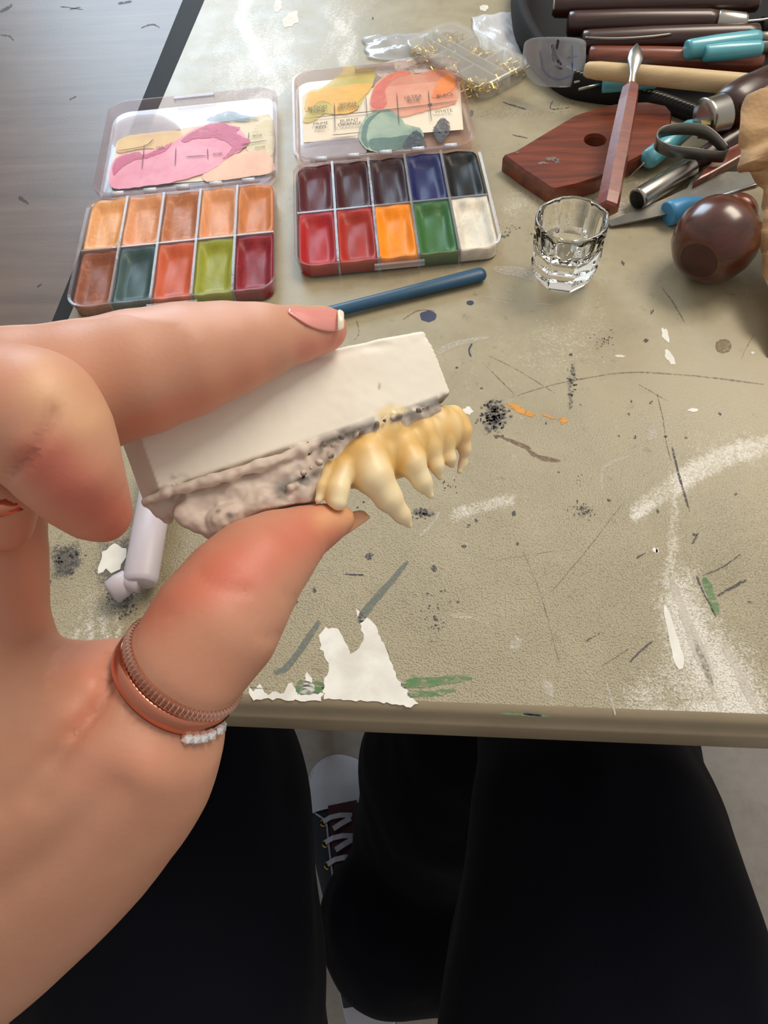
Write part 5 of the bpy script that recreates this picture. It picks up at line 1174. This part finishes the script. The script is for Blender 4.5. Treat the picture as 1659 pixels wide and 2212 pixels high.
teeth.append(('tooth', fchain([(912, 925, 24, .0004), (930, 965, 20, -.0006), (943, 1005, 14, -.0006), (950, 1030, 7, 0)], .0013)))
teeth.append(('tooth', fchain([(945, 905, 22, .001), (962, 950, 17, .0002), (972, 990, 12, .0004), (976, 1004, 7, .001)], .0012)))
teeth.append(('tooth', fchain([(980, 895, 20, .003), (1000, 930, 17, .002), (1004, 970, 12, .003), (1000, 1000, 8, .004), (993, 1018, 6, .004)], .0011)))
teeth.append(('veneer_body', fchain([(850, 895, 8, -.0024), (840, 925, 20, -.0006), (800, 948, 18, -.0006)], .0022)))
allt = [p for _, ps in teeth for p in ps]; _ft = field(allt, .0016)
def f_fang(P):
    Pd = P.astype(float); return np.maximum(_ft(P)+.00012*vnoise(Pd, 260, 21), .0004-f_hand(P))
lo, hi = bounds(allt, .002); V, Fc = nets(f_fang, lo, hi, .00036); Nn = grad(f_fang, V); uu, vv, _ = proj(V)
ds = np.stack([np.min([g(V.astype(np.float32)) for g, *_ in ps], 0) for _, ps in teeth], 1)
cre = np.array(sr(244, 228, 190)); yel = np.array(sr(228, 184, 108)); tip = np.array(sr(240, 228, 196))
srt = np.sort(ds, 1); groove_ = np.clip(1-(srt[:, 1]-srt[:, 0])/.0026, 0, 1)
w_y = np.clip(.12+.8*groove_+.45*np.clip(1-seg_dist(uu, vv, [(740, 970), (830, 945), (900, 915), (860, 1000)])/50, 0, 1)+.25*vnoise(V, 160, 9), 0, 1)[:, None]
col = cre*(1-w_y)+yel*w_y
for (u, v, r) in ((886, 1136, 40), (930, 1068, 34), (728, 1090, 26), (686, 1078, 18), (995, 1010, 30), (950, 1030, 20)):
    q = (np.clip(1-np.hypot(uu-u, vv-v)/r, 0, 1)*.8)[:, None]; col = col*(1-q)+tip*q
pk = (np.clip(1-seg_dist(uu, vv, [(985, 1010), (1000, 985), (1010, 950)])/14, 0, 1)*.5)[:, None]; col = col*(1-pk)+np.array(sr(226, 180, 150))*pk
lab = np.argmin(ds, 1); lab[lab == len(teeth)-1] = 0; fl_ = np.array([0]*len(Fc)); fl_ = lab[Fc[:, 0]]
VEN = empty('fang_veneer', pd(850, 980, .136)); tag(VEN, 'yellowed acrylic set of fangs fitted over the front of the plaster cast', 'false teeth')
for k, (nm, _) in enumerate(teeth[:-1]):
    us, f2 = submesh(V, Fc, fl_ == k)
    if len(f2): adopt(VEN, np_mesh(nm, V[us], f2, acryl, None, col[us], Nn[us]))
# ================================================================== white rod with a round end, coloured lilac-grey for its shade, on the table
shaded_white = mat('shaded_white_plastic', sr(188, 178, 184), .45, bumps=.05, var=.04)  # white plastic, the cast's shadow put into its colour
T = empty('plastic_spatula'); tag(T, 'white rod with a round end, its shade painted lilac-grey, under the cast beside white paint', 'spatula')
A, B = pz(334, 1080, TZ+.009), pz(302, 1262, TZ+.009); rr_ = px(36, proj(A)[2])
lathe('shaft', A+(A-B)*.6, B, [(0, rr_), (.96, rr_*1.0), (.99, rr_*.92), (1, rr_*.8)], shaded_white, T, 32, sy=.8)
C1 = pz(266, 1258, TZ+.0075); lathe('round_end', C1+np.array([.003, .002, .0]), C1-np.array([.004, .005, 0])*1.0, [(0, .003), (.1, .0045), (.5, .0052), (.9, .0050), (1, .0035)], shaded_white, T, 28)
tube('link', [B, (B+C1)/2+np.array([0, 0, .001]), C1], .0035, shaded_white, T, 14)
# ================================================================== trousers and sneaker
m, t, b = nt('navy_black_cloth'); v = objvec(t); n = noise_node(t, 9, 4, .6, .4, v); n2 = noise_node(t, 900, 3, .6, 0, v)
t.links.new(ramp(t, n.outputs[0], [(.3, sr(8, 9, 16)), (.7, sr(12, 14, 26))]), b.inputs['Base Color']); setp(b, Roughness=.9); b.inputs['Specular IOR Level'].default_value = .1; b.inputs['Sheen Weight'].default_value = .03
bump(t, b, n2.outputs[0], .3, .0006); cloth = m
def leg_mesh(name, prims, kd, h=.006, extra=None):
    f0 = field(prims, kd)
    def f(P):
        Pd = P.astype(float); d = f0(P)+.004*vnoise(Pd, 14, 31)+.0022*vnoise(Pd*np.array([1, .35, 1]), 40, 32)
        return d if extra is None else extra(P, d)
    lo, hi = bounds(prims, .012); V, Fc = nets(f, lo, hi, h); N_ = grad(f, V, 2e-3); V = V-N_*f(V)[:, None]; return np_mesh(name, V, Fc, cloth)
left = chain([(300, 1380, .56, 225), (315, 1500, .50, 266), (352, 1760, .44, 298), (366, 1900, .43, 302), (382, 2100, .42, 300), (395, 2400, .43, 310), (400, 2800, .46, 310)], .02)
left += chain([(300, 1380, .56, 235), (300, 1500, .75, 170), (330, 1750, .95, 125)], .03)
right = chain([(1250, 1480, .60, 195), (1262, 1600, .54, 205), (1285, 1800, .47, 250), (1298, 2000, .435, 298), (1312, 2212, .42, 352), (1330, 2500, .42, 400), (1340, 2800, .44, 400)], .02)
right += chain([(1270, 1480, .60, 205), (1130, 1560, .68, 190), (1000, 1680, .76, 190), (960, 1800, .82, 172), (925, 1930, .86, 170)], .03)
right += chain([(852, 1985, .80, 152), (856, 2015, .80, 154), (980, 1990, .80, 176)], .012)
right += chain([(1010, 1560, .70, 150), (938, 1640, .80, 146), (945, 1790, .84, 146)], .03)
tl, tr2 = leg_mesh('trouser_leg', left, .02), leg_mesh('trouser_leg', right, .03)
adopt(ME, tl, tr2); tl['label'] = 'dark navy trouser leg on the left'; tr2['label'] = 'dark navy trouser leg bent across the sneaker'
# sneaker: built along its own axis on the floor
toe = pz(728, 1640, .0); heel = pz(812, 2232, .0); sx = toe-heel; SLn = np.linalg.norm(sx); sx /= SLn; sy = np.array([-sx[1], sx[0], 0])
def sp(a, w_, z): return heel+sx*a*SLn-sy*w_+np.array([0, 0, z])     # w_ > 0 to the right
outl = [(0, 0), (.01, .020), (.06, .031), (.2, .036), (.4, .038), (.6, .044), (.75, .048), (.88, .043), (.96, .029), (1.0, .0), (.97, -.028), (.88, -.043), (.75, -.049), (.6, -.045), (.4, -.036), (.2, -.033), (.06, -.029), (.01, -.019)]
O_ = spline([np.array([a, b_, 0]) for a, b_ in outl], 5, True)
white = mat('white_rubber', sr(198, 202, 216), .5, bumps=.05, var=.04); canv = mat('dark_canvas', sr(34, 42, 54), .85, bumps=.4, bscale=1200); maroon = mat('maroon_canvas', sr(64, 26, 34), .8, bumps=.3, bscale=1200); brown_l = mat('brown_stripe', sr(60, 40, 34), .6, bumps=0); lace_m = mat('white_lace', sr(178, 184, 200), .8, bumps=.2)
brass = mat('brass_eyelet', sr(206, 176, 96), .25, 1.0, bumps=0)
def sole_loop(s_, z): return [tuple(sp(.5+(p[0]-.5)*s_, p[1]*s_, z)) for p in O_]
vs, fs = loft([sole_loop(.985, .001), sole_loop(1.0, .003), sole_loop(1.0, .026), sole_loop(.985, .028)]); sole = mesh('rubber_sole', vs, fs, white)
SH = empty('sneaker', heel); parts = [sole]
vs, fs = loft([sole_loop(1.004, .0225), sole_loop(1.006, .0232), sole_loop(1.006, .0245), sole_loop(1.004, .0252)]); parts.append(mesh('stripe', vs, fs, brown_l))
# upper: cross sections from heel to toe
def upper(a0, a1, na, hfun, wf=.93, ncs=16):
    vs = []; fs = []
    for i in range(na):
        a = a0+(a1-a0)*i/(na-1); wr = np.interp(a, [p[0] for p in outl[:10]], [p[1] for p in outl[:10]])*wf; wl = -np.interp(a, [0, .01, .06, .2, .4, .6, .75, .88, .97, 1.0], [0, -.019, -.029, -.033, -.036, -.045, -.049, -.043, -.028, 0])*wf; h_ = hfun(a)
        for k in range(ncs):
            th = math.pi*k/(ncs-1); c_ = math.cos(th); w_ = (wr if c_ > 0 else wl)*(abs(c_)**.75)*(1 if c_ > 0 else -1); vs.append(tuple(sp(a, w_, .024+h_*math.sin(th)**.8)))
    for i in range(na-1):
        for k in range(ncs-1): fs.append((i*ncs+k, i*ncs+k+1, (i+1)*ncs+k+1, (i+1)*ncs+k))
    return vs, fs
hf = lambda a: np.interp(a, [0, .2, .45, .6, .72, .85, .95, 1.0], [.065, .075, .068, .052, .040, .032, .018, .0])
vs, fs = upper(0.10, .79, 14, hf); parts.append(mesh('canvas_upper', vs, fs, canv, None, True))
vs, fs = upper(.765, 1.0, 14, lambda a: hf(a)+.0022, .955); tc = mesh('toe_cap', vs, fs, white, None, True); parts.append(tc)
def on_up(a, w_, dz=0.002): 
    wr = np.interp(a, [.2, .4, .6, .75, .88], [.036, .038, .044, .048, .043])*.93; return sp(a, w_, .024+hf(a)*max(0, 1-(abs(w_)/wr)**2)**.42+dz)
def strip(name, pts, wd, m, th=.0012):
    vs = []; fs = []; P = [on_up(*p) for p in pts]
    for i, p in enumerate(P):
        d = P[min(i+1, len(P)-1)]-P[max(i-1, 0)]; s_ = np.cross(d, [0, 0, 1]); s_ = s_/np.linalg.norm(s_)*wd/2
        for q in (p-s_, p+s_): vs.append(tuple(q))
        for q in (p+s_+np.array([0, 0, th]), p-s_+np.array([0, 0, th])): vs.append(tuple(q))
    for i in range(len(P)-1):
        for k in range(4): k2 = (k+1) % 4; fs.append((i*4+k, i*4+k2, (i+1)*4+k2, (i+1)*4+k))
    return mesh(name, vs, fs, m, None, False)
parts.append(strip('tongue', [(.775, .004), (.74, .004), (.70, .004), (.62, .004), (.52, .004), (.42, .004)], .036, maroon, .0012))
parts.append(strip('seam', [(.77, -.034), (.745, -.026), (.72, -.018), (.62, -.018), (.5, -.017), (.42, -.016)], .002, lace_m, .0015))
for a in (.715, .635, .555):
    for s_ in (-1, 1):
        e = on_up(a, .004+s_*.0215-.004, .002); parts.append(lathe('eyelet', e, e+np.array([0, 0, .002]), [(0, .0045), (.8, .0045), (1, .0035), (1, .0022)], brass, None, 18, closed=False))
for i, a in enumerate((.715, .635, .555)):
    parts.append(strip('lace', [(a+.004, -.022, .004), (a+.012, -.012, .006), (a+.012, .0, .006), (a+.004, .014, .005)], .0055, lace_m, .0016))
    parts.append(strip('lace', [(a-.035, -.010, .0065), (a-.022, .0, .007), (a-.008, .012, .007)], .0060, lace_m, .0016))
adopt(SH, *parts)
SH.parent = None
# the shoe is worn: one of the person's garments
bpy.context.view_layer.update()
for p in parts: 
    p.parent = None; p.matrix_parent_inverse = Matrix.Identity(4)
uppr = [p for p in parts if p.name.startswith('canvas_upper')][0]
uppr.name = 'sneaker'; adopt(ME, uppr); uppr['label'] = 'dark canvas sneaker with white toe cap and laces'
for p in parts:
    if p is not uppr: p.parent = uppr
bpy.data.objects.remove(SH)
# ================================================================== groups of look-alikes
for o in list(bpy.data.objects):
    if o.parent is None and 'label' in o.keys():
        n_ = o.name.split('.')[0]
        if n_ == 'modelling_tool': o['group'] = 'dark handled tools in the black case'
        elif n_ == 'needle_tool' and 'aqua' in o['label']: o['group'] = 'aqua handled needle tools'
        elif n_ == 'paint_palette': o['group'] = 'open make-up palettes'
        elif n_ == 'gold_flakes': o['group'] = 'gold flakes in and around the box'
        elif n_ == 'ring': o['group'] = 'rose gold rings on the hand'
        elif n_ == 'palette_knife': o['group'] = 'steel palette knives'
